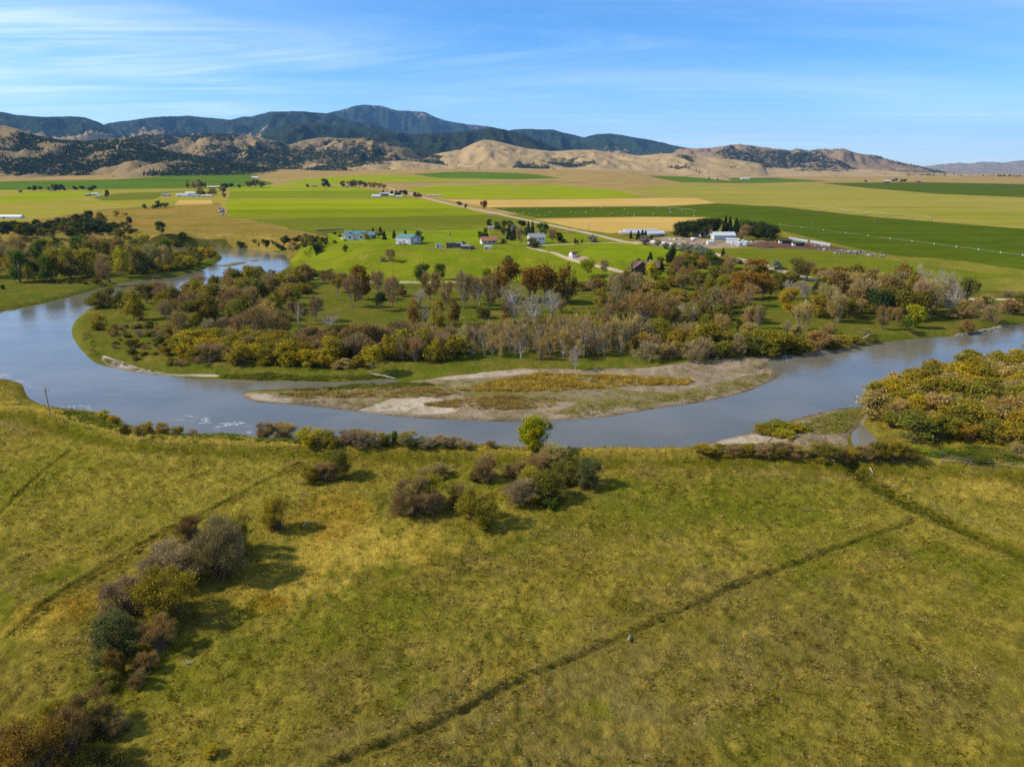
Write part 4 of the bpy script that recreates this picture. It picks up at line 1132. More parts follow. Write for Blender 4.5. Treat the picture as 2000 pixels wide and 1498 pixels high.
thicket([(1150, 556), (1290, 552), (1420, 580), (1500, 600), (1500, 650), (1400, 660), (1250, 655), (1180, 600)], 64, [('bush', 'olive', 2), ('bush', 'olivegold', 2), ('twigbush', 'grey-brown', 2), ('bush', 'tan', 1)], (2, 6.5), 'in the rough grass of the island', 'bushes in the island grass', 201, mind=4)
thicket([(1600, 575), (1700, 570), (1850, 590), (1830, 628), (1700, 632), (1600, 630)], 44, [('leafy', 'olive', 2), ('leafy', 'brown', 2), ('twiggy', 'grey-brown', 2), ('leafy', 'dark green', 1), ('twiggy', 'tan', 2), ('bush', 'olivegold', 1)], (6, 15), 'filling the wood at the right', 'trees filling the right-hand wood', 202, (.7, 1.0), 4.5)
thicket([(1230, 520), (1330, 515), (1420, 520), (1560, 545), (1560, 570), (1430, 575), (1300, 556)], 40, [('bush', 'olivegold', 2), ('leafy', 'olive', 2), ('bush', 'tan', 2), ('twigbush', 'brown', 2)], (4, 9), 'in the scrub along the road', 'scrub along the road', 203, (.8, 1.2), 5)
# silver bushes along the road
stand('in the silvery row along the farm road', [('bush', u, v, v - h, h * 1.3, 'silver') for u, v, h in ((1258, 478, 17), (1285, 480, 12), (1301, 487, 13), (1318, 489, 14), (1333, 492, 16), (1348, 496, 18), (1364, 500, 20), (1376, 505, 20), (1157, 473, 15), (1420, 512, 14), (1440, 515, 12), (1460, 520, 12))])
# --- left part of the island
stand('at the upstream end of the island', [
    ('leafy', 207, 601, 561, 60, 'olive'), ('leafy', 190, 598, 570, 34, 'olive'), ('leafy', 261, 624, 566, 44, 'olivegold', .8), ('twigbush', 276, 625, 596, 28, 'brown'), ('bush', 196, 643, 612, 28, 'olivegold', .7), ('leafy', 240, 606, 570, 40, 'olive'), ('leafy', 287, 592, 556, 36, 'olive'),
    ('twiggy', 312, 590, 552, 36, 'brown'), ('bush', 265, 642, 631, 16, 'grey-brown'), ('bush', 245, 640, 632, 10, 'brown')])
stand('in the dense western island wood', [
    ('leafy', 495, 604, 546, 54, 'olive'), ('leafy', 486, 612, 574, 24, 'lime', .6), ('twiggy', 504, 668, 598, 60, 'brown'), ('twiggy', 470, 662, 616, 36, 'purple-grey'), ('leafy', 540, 605, 572, 46, 'olive'), ('leafy', 575, 560, 526, 40, 'olivegold'), ('leafy', 594, 546, 518, 34, 'green'), ('leafy', 572, 606, 560, 40, 'olive'),
    ('twiggy', 355, 662, 606, 34, 'tan'), ('twiggy', 330, 640, 588, 34, 'grey-brown'), ('twiggy', 372, 625, 572, 40, 'grey-brown'), ('twiggy', 400, 618, 570, 36, 'tan'), ('leafy', 345, 604, 560, 40, 'olive'), ('leafy', 425, 600, 552, 44, 'olive'), ('leafy', 390, 586, 550, 40, 'olivegold'), ('twiggy', 450, 622, 584, 40, 'grey-brown'),
    ('twiggy', 410, 664, 624, 30, 'purple-grey'), ('twiggy', 440, 660, 620, 30, 'purple-grey'), ('leafy', 384, 640, 612, 26, 'olivegold', .6), ('twiggy', 535, 660, 616, 30, 'grey-brown'), ('twiggy', 556, 664, 622, 30, 'brown'), ('leafy', 520, 590, 548, 44, 'brown'), ('leafy', 460, 590, 545, 46, 'brown'), ('bush', 527, 618, 600, 30, 'tan')])
thicket([(300, 575), (420, 566), (540, 545), (600, 552), (585, 612), (540, 640), (420, 640), (330, 640)], 90, [('leafy', 'olive', 2), ('twiggy', 'grey-brown', 2), ('leafy', 'brown', 2), ('bush', 'olivegold', 3), ('twigbush', 'tan', 2), ('twiggy', 'tan', 1)], (4, 12), 'packed in the western island wood', 'trees filling the western island wood', 204, (.7, 1.1), 4)
thicket([(340, 690), (380, 668), (480, 672), (600, 682), (660, 692), (650, 712), (560, 716), (450, 712), (380, 705)], 58, [('bush', 'gold', 3, .85), ('bush', 'olivegold', 4), ('twigbush', 'grey-brown', 1), ('bush', 'olive', 1)], (4, 7.0), 'in the belt along the inner channel', 'golden willow belt', 205, (1.1, 1.6), 4.2)
thicket([(210, 640), (330, 640), (400, 680), (380, 715), (300, 712), (220, 690)], 60, [('bush', 'olive', 2), ('twigbush', 'grey-brown', 2), ('bush', 'olivegold', 2)], (.8, 3.0), 'small on the western grass', 'small bushes on the western island', 206, (1.2, 2.2), 3)
stand('in the mixed group left of the poplars', [
    ('bush', 602, 716, 684, 46, 'gold', .8), ('bush', 629, 716, 684, 42, 'gold', .7), ('leafy', 728, 730, 672, 38, 'gold', .4), ('leafy', 655, 690, 645, 40, 'brown'), ('leafy', 690, 694, 640, 48, 'brown'), ('leafy', 722, 690, 636, 42, 'brown'), ('leafy', 762, 702, 655, 34, 'gold', .4), ('twiggy', 787, 704, 656, 30, 'brown'), ('twiggy', 812, 706, 660, 38, 'grey-brown'),
    ('leafy', 831, 690, 642, 32, 'olivegold', .4), ('leafy', 849, 706, 663, 38, 'olivegold', .5), ('leafy', 790, 680, 650, 30, 'olive'), ('twiggy', 868, 702, 650, 30, 'purple-grey'), ('bush', 700, 718, 696, 30, 'olivegold'), ('bush', 668, 718, 700, 36, 'tan'), ('leafy', 672, 664, 634, 34, 'olive'), ('bush', 592, 660, 636, 30, 'olive')])
thicket([(595, 668), (700, 668), (880, 672), (890, 700), (760, 708), (600, 700)], 50, [('leafy', 'brown', 2), ('leafy', 'olive', 2), ('bush', 'olivegold', 3), ('twiggy', 'grey-brown', 2)], (4, 9), 'packed behind the inner channel', 'trees packed behind the inner channel', 207, (.8, 1.3), 3.6)
thicket([(880, 668), (1000, 664), (1120, 662), (1240, 664), (1250, 690), (1180, 700), (1050, 706), (900, 696)], 110, [('sapling', 'purple-grey', 3), ('sapling', 'tan', 3), ('sapling', 'grey-brown', 3), ('sapling', 'olivegold', 1.5), ('twigbush', 'tan', 1.5)], (5, 11), 'in the thin stand above the gravel bar', 'thin poplar stand above the gravel bar', 208, (.42, .75), 2.4)
thicket([(1240, 672), (1330, 668), (1420, 676), (1520, 678), (1500, 692), (1380, 702), (1260, 704)], 34, [('bush', 'olivegold', 3), ('bush', 'olive', 2), ('twigbush', 'purple-grey', 2)], (4, 7.5), 'in the hedge behind the gravel bar', 'bush hedge behind the gravel bar', 209, (1, 1.5), 4)
stand('leaning over the end of the gravel bar', [('twigbush', 1348, 702, 663, 54, 'purple-grey'), ('bush', 1300, 702, 672, 36, 'tan'), ('sapling', 1124, 724, 680, 28, 'pale grey'), ('twigbush', 1440, 694, 656, 30, 'purple-grey'), ('bush', 1410, 696, 668, 40, 'olivegold')])
stand('in the overhanging bank willows', [('bush', 1525, 690, 650, 66, 'olivegold'), ('bush', 1500, 692, 668, 50, 'olivegold'), ('bush', 1560, 686, 660, 50, 'olivegold'), ('bush', 1597, 682, 648, 56, 'tan'), ('bush', 1635, 677, 654, 46, 'olivegold'), ('bush', 1668, 670, 656, 34, 'olivegold'), ('bush', 1478, 690, 660, 44, 'olive'), ('bush', 1702, 668, 657, 26, 'olive')])
# --- wood on the left, beyond the river
thicket([(-60, 556), (-60, 500), (120, 500), (250, 500), (330, 502), (330, 530), (240, 546), (120, 556)], 90, [('leafy', 'green', 2.5), ('leafy', 'olive', 3), ('leafy', 'olivegold', 5, .8), ('twiggy', 'tan', 3), ('leafy', 'brown', 2), ('leafy', 'gold', 1.5, .6)], (8, 17), 'in the wood left of the river', 'cottonwood wood left of the river', 210, (.6, .9), 6.5)
stand('at the edge of the left wood', [('leafy', 223, 500, 472, 26, 'yellow'), ('leafy', 170, 540, 488, 40, 'olivegold', .4), ('leafy', 40, 552, 492, 50, 'green'), ('leafy', 92, 552, 500, 44, 'green'), ('bush', 7, 566, 557, 9, 'dark green'), ('twiggy', 208, 556, 512, 34, 'grey-brown'), ('leafy', 308, 512, 476, 26, 'olivegold')])
thicket([(260, 536), (310, 505), (400, 494), (426, 503), (390, 525), (320, 540)], 52, [('bush', 'olivegold', 3), ('bush', 'gold', 2, .8), ('bush', 'olive', 2)], (3.5, 7.0), 'on the point inside the upper bend', 'willows on the upper point', 211, (1.0, 1.5), 5)
thicket([(100, 556), (230, 553), (330, 540), (300, 546), (200, 562)], 16, [('bush', 'olive', 2), ('twigbush', 'brown', 2)], (1.5, 3.5), 'on the left cut bank', 'bushes on the left cut bank', 212, (1.1, 1.7), 5)
# dark scrub on the bluff
thicket([(-100, 484), (-100, 452), (60, 446), (170, 430), (200, 448), (300, 466), (380, 470), (470, 478), (520, 486), (440, 483), (300, 481)], 140, [('bush', 'dark green', 4), ('bush', 'olive', 2), ('twigbush', 'grey-brown', 1), ('leafy', 'dark green', 1)], (3.5, 8.5), 'in the scrub on the river bluff', 'scrub on the river bluff', 213, (1.0, 1.6), 5)
thicket([(400, 480), (470, 474), (560, 468), (640, 474), (600, 486), (560, 492), (480, 487)], 46, [('bush', 'olive', 3), ('bush', 'dark green', 2), ('twigbush', 'grey-brown', 1)], (1.2, 4), 'across from the upper bend', 'bushes across from the upper bend', 216, (1.1, 1.7), 5)
stand('in the draw on the bluff', [('leafy', 178, 440, 412, 16, 'dark green'), ('leafy', 200, 440, 414, 20, 'olivegold', .5), ('leafy', 198, 448, 424, 22, 'rustdark'), ('leafy', 226, 424, 412, 14, 'gold', .4), ('leafy', 244, 423, 415, 12, 'yellow'), ('leafy', 317, 466, 433, 20, 'dark green'), ('leafy', 252, 438, 424, 14, 'dark green'), ('bush', 240, 444, 432, 20, 'brown')])
stand('on the slope below the green-roofed house', [('twiggy', 757, 511, 485, 22, 'brown', 1, .35), ('twigbush', 745, 511, 500, 16, 'grey-brown'), ('bush', 675, 492, 479, 12, 'olive'), ('bush', 615, 486, 473, 24, 'dark green'), ('bush', 653, 475, 469, 10, 'olive'), ('bush', 560, 472, 461, 14, 'dark green'), ('bush', 585, 470, 460, 10, 'dark green'), ('bush', 990, 518, 503, 26, 'olive'), ('bush', 605, 470, 462, 14, 'olive'), ('bush', 545, 486, 478, 12, 'dark green'), ('bush', 520, 482, 472, 14, 'dark green'), ('bush', 470, 479, 470, 16, 'dark green'), ('bush', 993, 506, 498, 10, 'bluish')])
thicket([(600, 538), (660, 540), (690, 548), (640, 550), (605, 546)], 14, [('bush', 'olive', 2), ('twigbush', 'brown', 2)], (2.5, 5), 'in the hedge beside the yellow slough', 'hedge beside the slough', 214, (1.1, 1.6), 4)
# --- near bank of the river
stand('on the near bank, left of the dirt bluff pole', [('bush', 204, 817, 801, 22, 'yellow'), ('bush', 222, 831, 812, 24, 'gold'), ('bush', 291, 847, 824, 26, 'gold'), ('bush', 318, 848, 825, 28, 'gold', .6), ('bush', 348, 850, 831, 24, 'olivegold'), ('bush', 273, 850, 828, 22, 'tan'), ('twigbush', 374, 852, 838, 20, 'tan'), ('bush', 246, 848, 830, 20, 'olive')])
stand('in the bank hedge left of the bright cottonwood', [
    ('twigshrub', 519, 857, 822, 34, 'grey-brown'), ('twigshrub', 556, 857, 821, 46, 'tan'), ('shrub', 606, 866, 829, 52, 'gold', .5), ('shrub', 648, 867, 834, 44, 'olivegold', .6), ('twigshrub', 682, 869, 836, 40, 'purple-grey'), ('twigshrub', 706, 870, 834, 44, 'purple-grey'), ('twigshrub', 732, 870, 837, 36, 'tan'), ('shrub', 752, 870, 842, 28, 'olivegold'),
    ('neartree', 771, 869, 842, 16, 'green'), ('twigshrub', 797, 872, 837, 36, 'tan'), ('twigshrub', 830, 872, 851, 36, 'purple-grey'), ('twigshrub', 858, 872, 850, 40, 'purple-grey'), ('twigshrub', 887, 872, 854, 36, 'purple-grey'), ('twigshrub', 910, 874, 857, 26, 'purple-grey'), ('twigshrub', 960, 876, 858, 18, 'purple-grey'), ('twigshrub', 630, 868, 846, 30, 'tan')])
p_ = stand('with yellow limbs on the near river bank', [('neartree', 1049, 878, 811, 60, 'lime', .25)])
stand('in the clump around the silvery bush', [
    ('twigshrub', 1081, 908, 862, 52, 'tan'), ('twigshrub', 1050, 922, 884, 44, 'grey-brown'), ('twigshrub', 1008, 930, 902, 44, 'brown'), ('twigshrub', 1018, 982, 930, 58, 'purple-grey'), ('shrub', 1066, 972, 915, 66, 'olive'), ('shrub', 1102, 940, 898, 52, 'olive'), ('shrub', 1147, 948, 890, 58, 'bluish'), ('twigshrub', 1040, 950, 910, 50, 'olivegold'),
    ('twigshrub', 951, 938, 880, 42, 'grey-brown'), ('shrub', 930, 940, 918, 24, 'olive'), ('twigshrub', 806, 1000, 928, 72, 'grey-brown'), ('twigshrub', 848, 990, 925, 62, 'olivegold'), ('twigshrub', 846, 1000, 955, 44, 'purple-grey'), ('shrub', 936, 1020, 940, 72, 'olivegold'), ('twigshrub', 902, 985, 938, 46, 'brown'), ('shrub', 893, 992, 964, 32, 'olive'), ('twigshrub', 850, 930, 905, 50, 'brown'), ('shrub', 1075, 990, 966, 30, 'green')])
stand('in the loose line of pasture shrubs', [('twigshrub', 657, 932, 874, 50, 'olive'), ('twigshrub', 635, 936, 898, 40, 'grey-brown'), ('shrub', 606, 942, 903, 36, 'olivegold'), ('shrub', 545, 1030, 964, 52, 'olivegold', .9)])
stand('in the big clump at lower left', [
    ('twigshrub', 374, 1062, 1003, 46, 'brown'), ('twigshrub', 432, 1122, 1003, 96, 'grey-brown'), ('twigshrub', 470, 1080, 998, 54, 'olivegold'), ('twigshrub', 335, 1135, 1062, 110, 'purple-grey'), ('shrub', 334, 1208, 1092, 104, 'olivegold'), ('twigshrub', 245, 1205, 1128, 84, 'purple-grey'), ('shrub', 228, 1275, 1188, 84, 'bluish'),
    ('twigshrub', 312, 1270, 1200, 70, 'brown'), ('shrub', 229, 1320, 1266, 38, 'rustdark'), ('twigshrub', 290, 1308, 1270, 40, 'brown'), ('twigshrub', 275, 1342, 1305, 34, 'brown'), ('shrub', 205, 1345, 1310, 50, 'olive')])
stand('in the bottom left corner clump', [('twigshrub', 184, 1422, 1342, 80, 'brown'), ('twigshrub', 230, 1432, 1392, 40, 'grey-brown'), ('twigshrub', 140, 1490, 1385, 80, 'brown'), ('shrub', 80, 1530, 1396, 120, 'rustdark'), ('twigshrub', 16, 1510, 1420, 60, 'brown'), ('shrub', 188, 1530, 1458, 90, 'olive'), ('shrub', 417, 1478, 1454, 30, 'gold', .8), ('twigshrub', 110, 1410, 1370, 50, 'olivegold')])
stand('along the fence below the gravel spit', [
    ('shrub' if i % 3 else 'twigshrub', u, 889 + (u - 1400) * .022, 889 + (u - 1400) * .022 - h, wd, tn) for i, (u, h, wd, tn) in enumerate([(1372, 22, 36, 'olivegold'), (1409, 24, 40, 'olivegold'), (1433, 24, 34, 'grey-brown'), (1459, 28, 36, 'olivegold'), (1488, 26, 38, 'grey-brown'), (1512, 34, 42, 'olive'), (1537, 28, 34, 'grey-brown'), (1562, 24, 38, 'tan'), (1594, 30, 46, 'olivegold'), (1622, 30, 44, 'olive'), (1650, 24, 40, 'grey-brown'), (1664, 34, 36, 'olivegold'), (1690, 26, 40, 'grey-brown'), (1715, 36, 48, 'olive'), (1742, 40, 52, 'olivegold'), (1768, 32, 44, 'olive')])])
stand('low on the gravel spit', [('bush', 1495, 846, 832, 50, 'olivegold'), ('bush', 1520, 842, 822, 60, 'olivegold'), ('bush', 1545, 842, 826, 46, 'gold'), ('bush', 1566, 840, 830, 30, 'olivegold'), ('bush', 1530, 852, 838, 40, 'gold')])
thicket([(1692, 800), (1718, 768), (1820, 736), (1900, 716), (2080, 696), (2080, 880), (1900, 866), (1780, 858), (1710, 822)], 150, [('bush', 'olivegold', 5), ('bush', 'gold', 2, .9), ('bush', 'tan', 3), ('bush', 'olive', 1), ('twigbush', 'tan', 2)], (3.2, 6.5), 'in the dense thicket on the right bank', 'willow thicket on the right bank', 215, (1.1, 1.7), 3.2)
stand('in the lush strip right of the ponds', [('shrub', 1795, 886, 874, 40, 'lime'), ('shrub', 1850, 895, 880, 50, 'green'), ('shrub', 1900, 898, 886, 60, 'green'), ('shrub', 1950, 892, 876, 60, 'olive'), ('twigbush', 1985, 890, 866, 40, 'tan')])
# --- farm trees
stand('beside the green-roofed house', [('spruce', 691, 462, 447, 6, 'spruce'), ('spruce', 729, 459, 443.5, 7, 'spruce'), ('spruce', 743, 460, 443, 10, 'spruce'), ('leafy', 739, 467, 452, 14, 'olivegold'), ('spruce', 751, 469, 450, 9, 'spruce'), ('leafy', 716, 470, 455, 14, 'gold'), ('bush', 653, 458, 453, 8, 'dark green'), ('bush', 664, 463, 457, 8, 'brown')])
stand('behind the grey metal shop', [('spruce', 770, 465, 449, 8, 'spruce'), ('spruce', 792, 463, 449, 8, 'spruce'), ('leafy', 784, 464, 457, 12, 'dark green'), ('leafy', 818, 474, 452, 28, 'dark green')])
stand('in the trees around the white farmhouses', [('leafy', 949, 467, 446, 18, 'dark green'), ('leafy', 937, 466, 453, 12, 'dark green'), ('leafy', 957, 446, 429, 14, 'dark green'), ('leafy', 972, 451, 433, 18, 'dark green'), ('leafy', 986, 448, 430, 16, 'green'), ('leafy', 998, 446, 431, 14, 'dark green'), ('bush', 1004, 456, 438, 18, 'silver'), ('leafy', 1018, 446, 430, 18, 'dark green'), ('spruce', 1032, 455, 432, 8, 'spruce'), ('spruce', 1040, 456, 432, 9, 'spruce'),
    ('leafy', 985, 463, 443, 16, 'green'), ('spruce', 994, 468, 441, 12, 'spruce'), ('spruce', 1004, 466, 444, 10, 'spruce'), ('bush', 998, 470, 461, 14, 'dark green'), ('bush', 983, 476, 466, 13, 'dark green'), ('twiggy', 1016, 479, 445, 18, 'grey-brown'), ('leafy', 1028, 462, 445, 16, 'dark green'), ('leafy', 1060, 464, 436, 24, 'green'), ('twiggy', 1079, 474, 448, 20, 'grey-brown'), ('leafy', 1092, 474, 455, 16, 'dark green'), ('bush', 1101, 475, 467, 14, 'dark green'), ('bush', 1040, 483, 466, 32, 'bluish'), ('bush', 1123, 476, 467, 6, 'dark green'), ('bush', 1137, 475, 468, 5, 'dark green'), ('bush', 1127, 477, 469, 5, 'dark green'), ('leafy', 906, 483, 472, 11, 'dark green'), ('spruce', 1232, 466, 450, 7, 'spruce'), ('spruce', 1246, 468, 450, 9, 'spruce'), ('spruce', 1254, 469, 448, 10, 'spruce'), ('spruce', 1261, 469, 450, 11, 'spruce'), ('bush', 1273, 468, 459, 8, 'dark green')])
stand('in the dark farmstead shelterbelt', [(q[0], q[1], q[2], q[3], q[4] * (1.25 if q[0] == 'leafy' else 1.0)) + q[5:] for q in [('leafy', 1330, 461, 434, 26, 'dark green'), ('leafy', 1345, 461, 430, 26, 'dark green'), ('leafy', 1360, 460, 428, 28, 'dark green'), ('leafy', 1378, 460, 428, 26, 'dark green'), ('leafy', 1391, 459, 427, 22, 'dark green'), ('leafy', 1400, 457, 426, 24, 'olive', .9), ('spruce', 1415, 458, 421, 14, 'spruce'), ('spruce', 1424, 458, 423, 14, 'spruce'), ('spruce', 1436, 460, 425, 16, 'spruce'),
    ('leafy', 1452, 460, 428, 26, 'green'), ('leafy', 1468, 464, 432, 30, 'dark green'), ('twiggy', 1456, 468, 440, 26, 'grey-brown'), ('leafy', 1478, 468, 440, 28, 'dark green'), ('leafy', 1495, 470, 440, 30, 'dark green'), ('leafy', 1508, 470, 444, 28, 'dark green'), ('leafy', 1324, 462, 444, 18, 'dark green'), ('twiggy', 1448, 470, 450, 22, 'grey-brown'), ('leafy', 1374, 464, 444, 16, 'dark green'), ('leafy', 1487, 462, 434, 30, 'dark green'), ('leafy', 1440, 458, 430, 26, 'green'), ('leafy', 1353, 464, 438, 26, 'dark green'), ('leafy', 1500, 466, 438, 28, 'dark green'), ('leafy', 1338, 464, 440, 24, 'dark green')]])
stand('along the gravel road', [('leafy', 945, 412, 391, 15, 'rust'), ('leafy', 896, 402, 394, 12, 'dark green'), ('bush', 910, 406, 399, 6, 'dark green')])
stand('around the far farm by the road', [('leafy', 749, 381, 371, 10, 'dark green'), ('spruce', 757, 380, 373, 4, 'spruce'), ('leafy', 767, 381, 373, 9, 'dark green'), ('spruce', 774, 381, 370, 6, 'spruce'), ('leafy', 782, 383, 372, 10, 'dark green'), ('leafy', 790, 384, 371, 13, 'dark green'), ('leafy', 812, 386, 376, 12, 'dark green'), ('leafy', 819, 386, 377, 10, 'dark green')])
stand('in the distant shelterbelt with yellow tops', [('leafy', u, v, v - h, h * 1.1, tn) for u, v, h, tn in ((633, 366, 16, 'dark green'), (642, 366, 8, 'dark green'), (601, 366, 7, 'dark green'), (671, 366, 12, 'rust'), (684, 366, 13, 'brown'), (692, 366, 14, 'rustdark'), (702, 366, 14, 'brown'), (712, 366, 10, 'dark green'), (722, 367, 11, 'gold'), (731, 368, 11, 'olivegold'), (741, 368, 10, 'gold'), (750, 369, 9, 'olivegold'))])
stand('around the left distant farms', [('leafy', u, v, v - h, h * w_, tn) for u, v, h, w_, tn in ((58, 373, 8, 1.2, 'dark green'), (68, 373, 10, 1.2, 'dark green'), (80, 373, 9, .8, 'dark green'), (96, 373, 9, 1, 'olivegold'), (106, 373, 13, .8, 'dark green'), (112, 373, 13, .8, 'dark green'), (120, 373, 13, .8, 'dark green'), (126, 373, 9, 1, 'dark green'), (146, 372, 8, 1.3, 'dark green'), (161, 372, 9, 1.3, 'dark green'), (176, 374, 8, 1.4, 'dark green'), (184, 373, 11, 1, 'dark green'), (209, 385, 13, .9, 'dark green'), (40, 377, 5, 1.6, 'dark green'),
    (367, 368, 16, .4, 'rustdark'), (379, 368, 14, .6, 'brown'), (391, 367, 17, .8, 'rustdark'), (402, 367, 12, .6, 'brown'), (393, 382, 16, 1.2, 'olivegold'), (415, 381, 14, 1.4, 'olivegold'), (436, 380, 14, .9, 'olive'), (437, 386, 9, 1.1, 'grey-brown'), (440, 371, 12, 1.3, 'dark green'), (432, 367, 9, .9, 'gold'), (453, 368, 10, .9, 'spruce'), (467, 368, 7, 1, 'dark green'), (486, 367, 12, 1.1, 'rustdark'), (500, 367, 17, 1.1, 'rustdark'), (511, 367, 12, 1.2, 'brown'), (283, 408, 9, 1.3, 'olive'), (309, 407, 15, 1.1, 'dark green'), (324, 406, 9, 1.4, 'dark green'), (301, 408, 8, 1.3, 'green'))])
stand('at the far right ranch', [('leafy', u, v, v - h, h * 1.2, 'dark green') for u, v, h in ((1690, 357, 5), (1761, 356, 6), (1768, 356, 6), (1745, 355, 5))])
# ------------------------------------------------------------------ grass tufts, weeds, foam, stones
def tuft_mesh(name, seed, n, hgt, mat):
    r = np.random.default_rng(seed)
    V = []
    for i in range(n):
        a = r.uniform(0, 6.28); q = abs(r.normal()) * .30
        o = np.array([math.cos(a) * q, math.sin(a) * q, -.05])
        d = np.array([math.cos(a) * r.uniform(.1, .7), math.sin(a) * r.uniform(.1, .7), 0])
        s = np.array([-math.sin(a + r.normal()), math.cos(a + r.normal()), 0]) * .06
        V += [o - s, o + s, o + d * .95 + [0, 0, hgt * r.uniform(.35, .8)]]
    return mesh_np(name, np.array(V), np.arange(n * 3).reshape(-1, 3), mat)
m, t = new_mat('tuft_grass')
a = N(t, 'ShaderNodeAttribute'); a.attribute_name = 'tint'; a.attribute_type = 'INSTANCER'
ge = N(t, 'ShaderNodeNewGeometry')
k = M(t, 'ADD', .85, M(t, 'MULTIPLY', ge.outputs['Random Per Island'], .7))
cx = N(t, 'ShaderNodeCombineXYZ')
for i in range(3):
    lk(t, k, cx.inputs[i])
col = mixc(t, 1.0, a.outputs['Color'], cx.outputs[0], 'MULTIPLY')
d = N(t, 'ShaderNodeBsdfDiffuse'); tr = N(t, 'ShaderNodeBsdfTranslucent')
lk(t, col, d.inputs[0]); lk(t, col, tr.inputs[0])
ms = N(t, 'ShaderNodeMixShader'); ms.inputs[0].default_value = .45
lk(t, d.outputs[0], ms.inputs[1]); lk(t, tr.outputs[0], ms.inputs[2])
o = N(t, 'ShaderNodeOutputMaterial'); lk(t, ms.outputs[0], o.inputs[0])
MAT['tuft'] = m
def scatter(name, P, scale, tint, tuft, label, cat):
    """many small plants nobody could count: points carrying one instanced tuft"""
    me = bpy.data.meshes.new(name)
    me.vertices.add(len(P))
    me.vertices.foreach_set('co', np.asarray(P, np.float32).ravel())
    at_ = me.attributes.new('tint', 'FLOAT_COLOR', 'POINT')
    at_.data.foreach_set('color', np.c_[tint, np.ones(len(P))].astype(np.float32).ravel())
    at_ = me.attributes.new('sc', 'FLOAT_VECTOR', 'POINT')
    at_.data.foreach_set('vector', np.asarray(scale, np.float32).ravel())
    at_ = me.attributes.new('rot', 'FLOAT_VECTOR', 'POINT')
    R = np.zeros((len(P), 3)); R[:, 2] = rng.uniform(0, 6.28, len(P))
    at_.data.foreach_set('vector', R.astype(np.float32).ravel())
    me.update()
    src = bpy.data.objects.new(name + '_tuft', tuft)
    ng = bpy.data.node_groups.new(name, 'GeometryNodeTree')
    ng.interface.new_socket('Geometry', in_out='INPUT', socket_type='NodeSocketGeometry')
    ng.interface.new_socket('Geometry', in_out='OUTPUT', socket_type='NodeSocketGeometry')
    gi = ng.nodes.new('NodeGroupInput'); go = ng.nodes.new('NodeGroupOutput')
    oi_ = ng.nodes.new('GeometryNodeObjectInfo'); oi_.inputs['Object'].default_value = src
    ip = ng.nodes.new('GeometryNodeInstanceOnPoints')
    def na(nm):
        x = ng.nodes.new('GeometryNodeInputNamedAttribute'); x.data_type = 'FLOAT_VECTOR'; x.inputs['Name'].default_value = nm
        return x.outputs[0]
    er = ng.nodes.new('FunctionNodeEulerToRotation')
    ng.links.new(na('rot'), er.inputs[0])
    ng.links.new(gi.outputs[0], ip.inputs['Points'])
    ng.links.new(oi_.outputs['Geometry'], ip.inputs['Instance'])
    ng.links.new(er.outputs[0], ip.inputs['Rotation'])
    ng.links.new(na('sc'), ip.inputs['Scale'])
    ng.links.new(ip.outputs[0], go.inputs[0])
    ob = link(name, me)
    md = ob.modifiers.new('scatter', 'NODES'); md.node_group = ng
    return struct(ob, 'stuff', label, cat)
def rand_in(lo, hi, n, fan=None):
    """points over the near pasture, as dense as they look: even in bearing and in the logarithm of distance"""
    tt = rng.uniform(lo[0], hi[0], n); y = np.exp(rng.uniform(math.log(lo[1]), math.log(hi[1]), n))
    return np.c_[tt * y, y]
P = rand_in((-.80, 52), (.80, 215), 190000)
P = P[inside(P, SOUTH)]
sd_ = np.where(P[:, 1] > 120, river_sd(P), 99)
P = P[sd_ > 3]
den = .40 + .75 * sstep(.38, .62, fbm(P[:, 0] / 9, P[:, 1] / 9, 140, 4)) - .9 * (1 - sstep(.4, 1.0, np.minimum(dist_line(P, DITCH['long']), np.minimum(dist_line(P, DITCH['mid']), dist_line(P, DITCH['left'])))))
mow = patch(P, 1100, 1330, 360, 70, .45, 3) + patch(P, 1180, 1440, 350, 60, .1, 4) + patch(P, 760, 1430, 250, 50, .35, 5)
den -= .45 * np.clip(mow, 0, 1)
clump = fbm(P[:, 0] / 1.5, P[:, 1] / 1.5, 145, 3)
den *= .25 + 1.1 * sstep(.42, .58, clump)
P = P[rng.uniform(0, 1, len(P)) < den]
Z = height(P)
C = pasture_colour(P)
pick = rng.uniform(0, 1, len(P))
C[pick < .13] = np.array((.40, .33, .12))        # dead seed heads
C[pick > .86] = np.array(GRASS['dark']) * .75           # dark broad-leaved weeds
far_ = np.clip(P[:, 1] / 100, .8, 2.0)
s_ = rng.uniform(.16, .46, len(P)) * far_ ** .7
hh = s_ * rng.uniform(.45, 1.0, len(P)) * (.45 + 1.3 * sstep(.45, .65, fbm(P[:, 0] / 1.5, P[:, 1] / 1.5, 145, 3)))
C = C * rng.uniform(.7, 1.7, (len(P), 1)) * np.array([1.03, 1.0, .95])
scatter('pasture_tufts', np.c_[P, Z], np.c_[s_, s_, hh], C, tuft_mesh('tuft', 1, 14, 1.0, MAT['tuft']), 'rough yellow-green grass tufts all over the near pasture', 'grass')
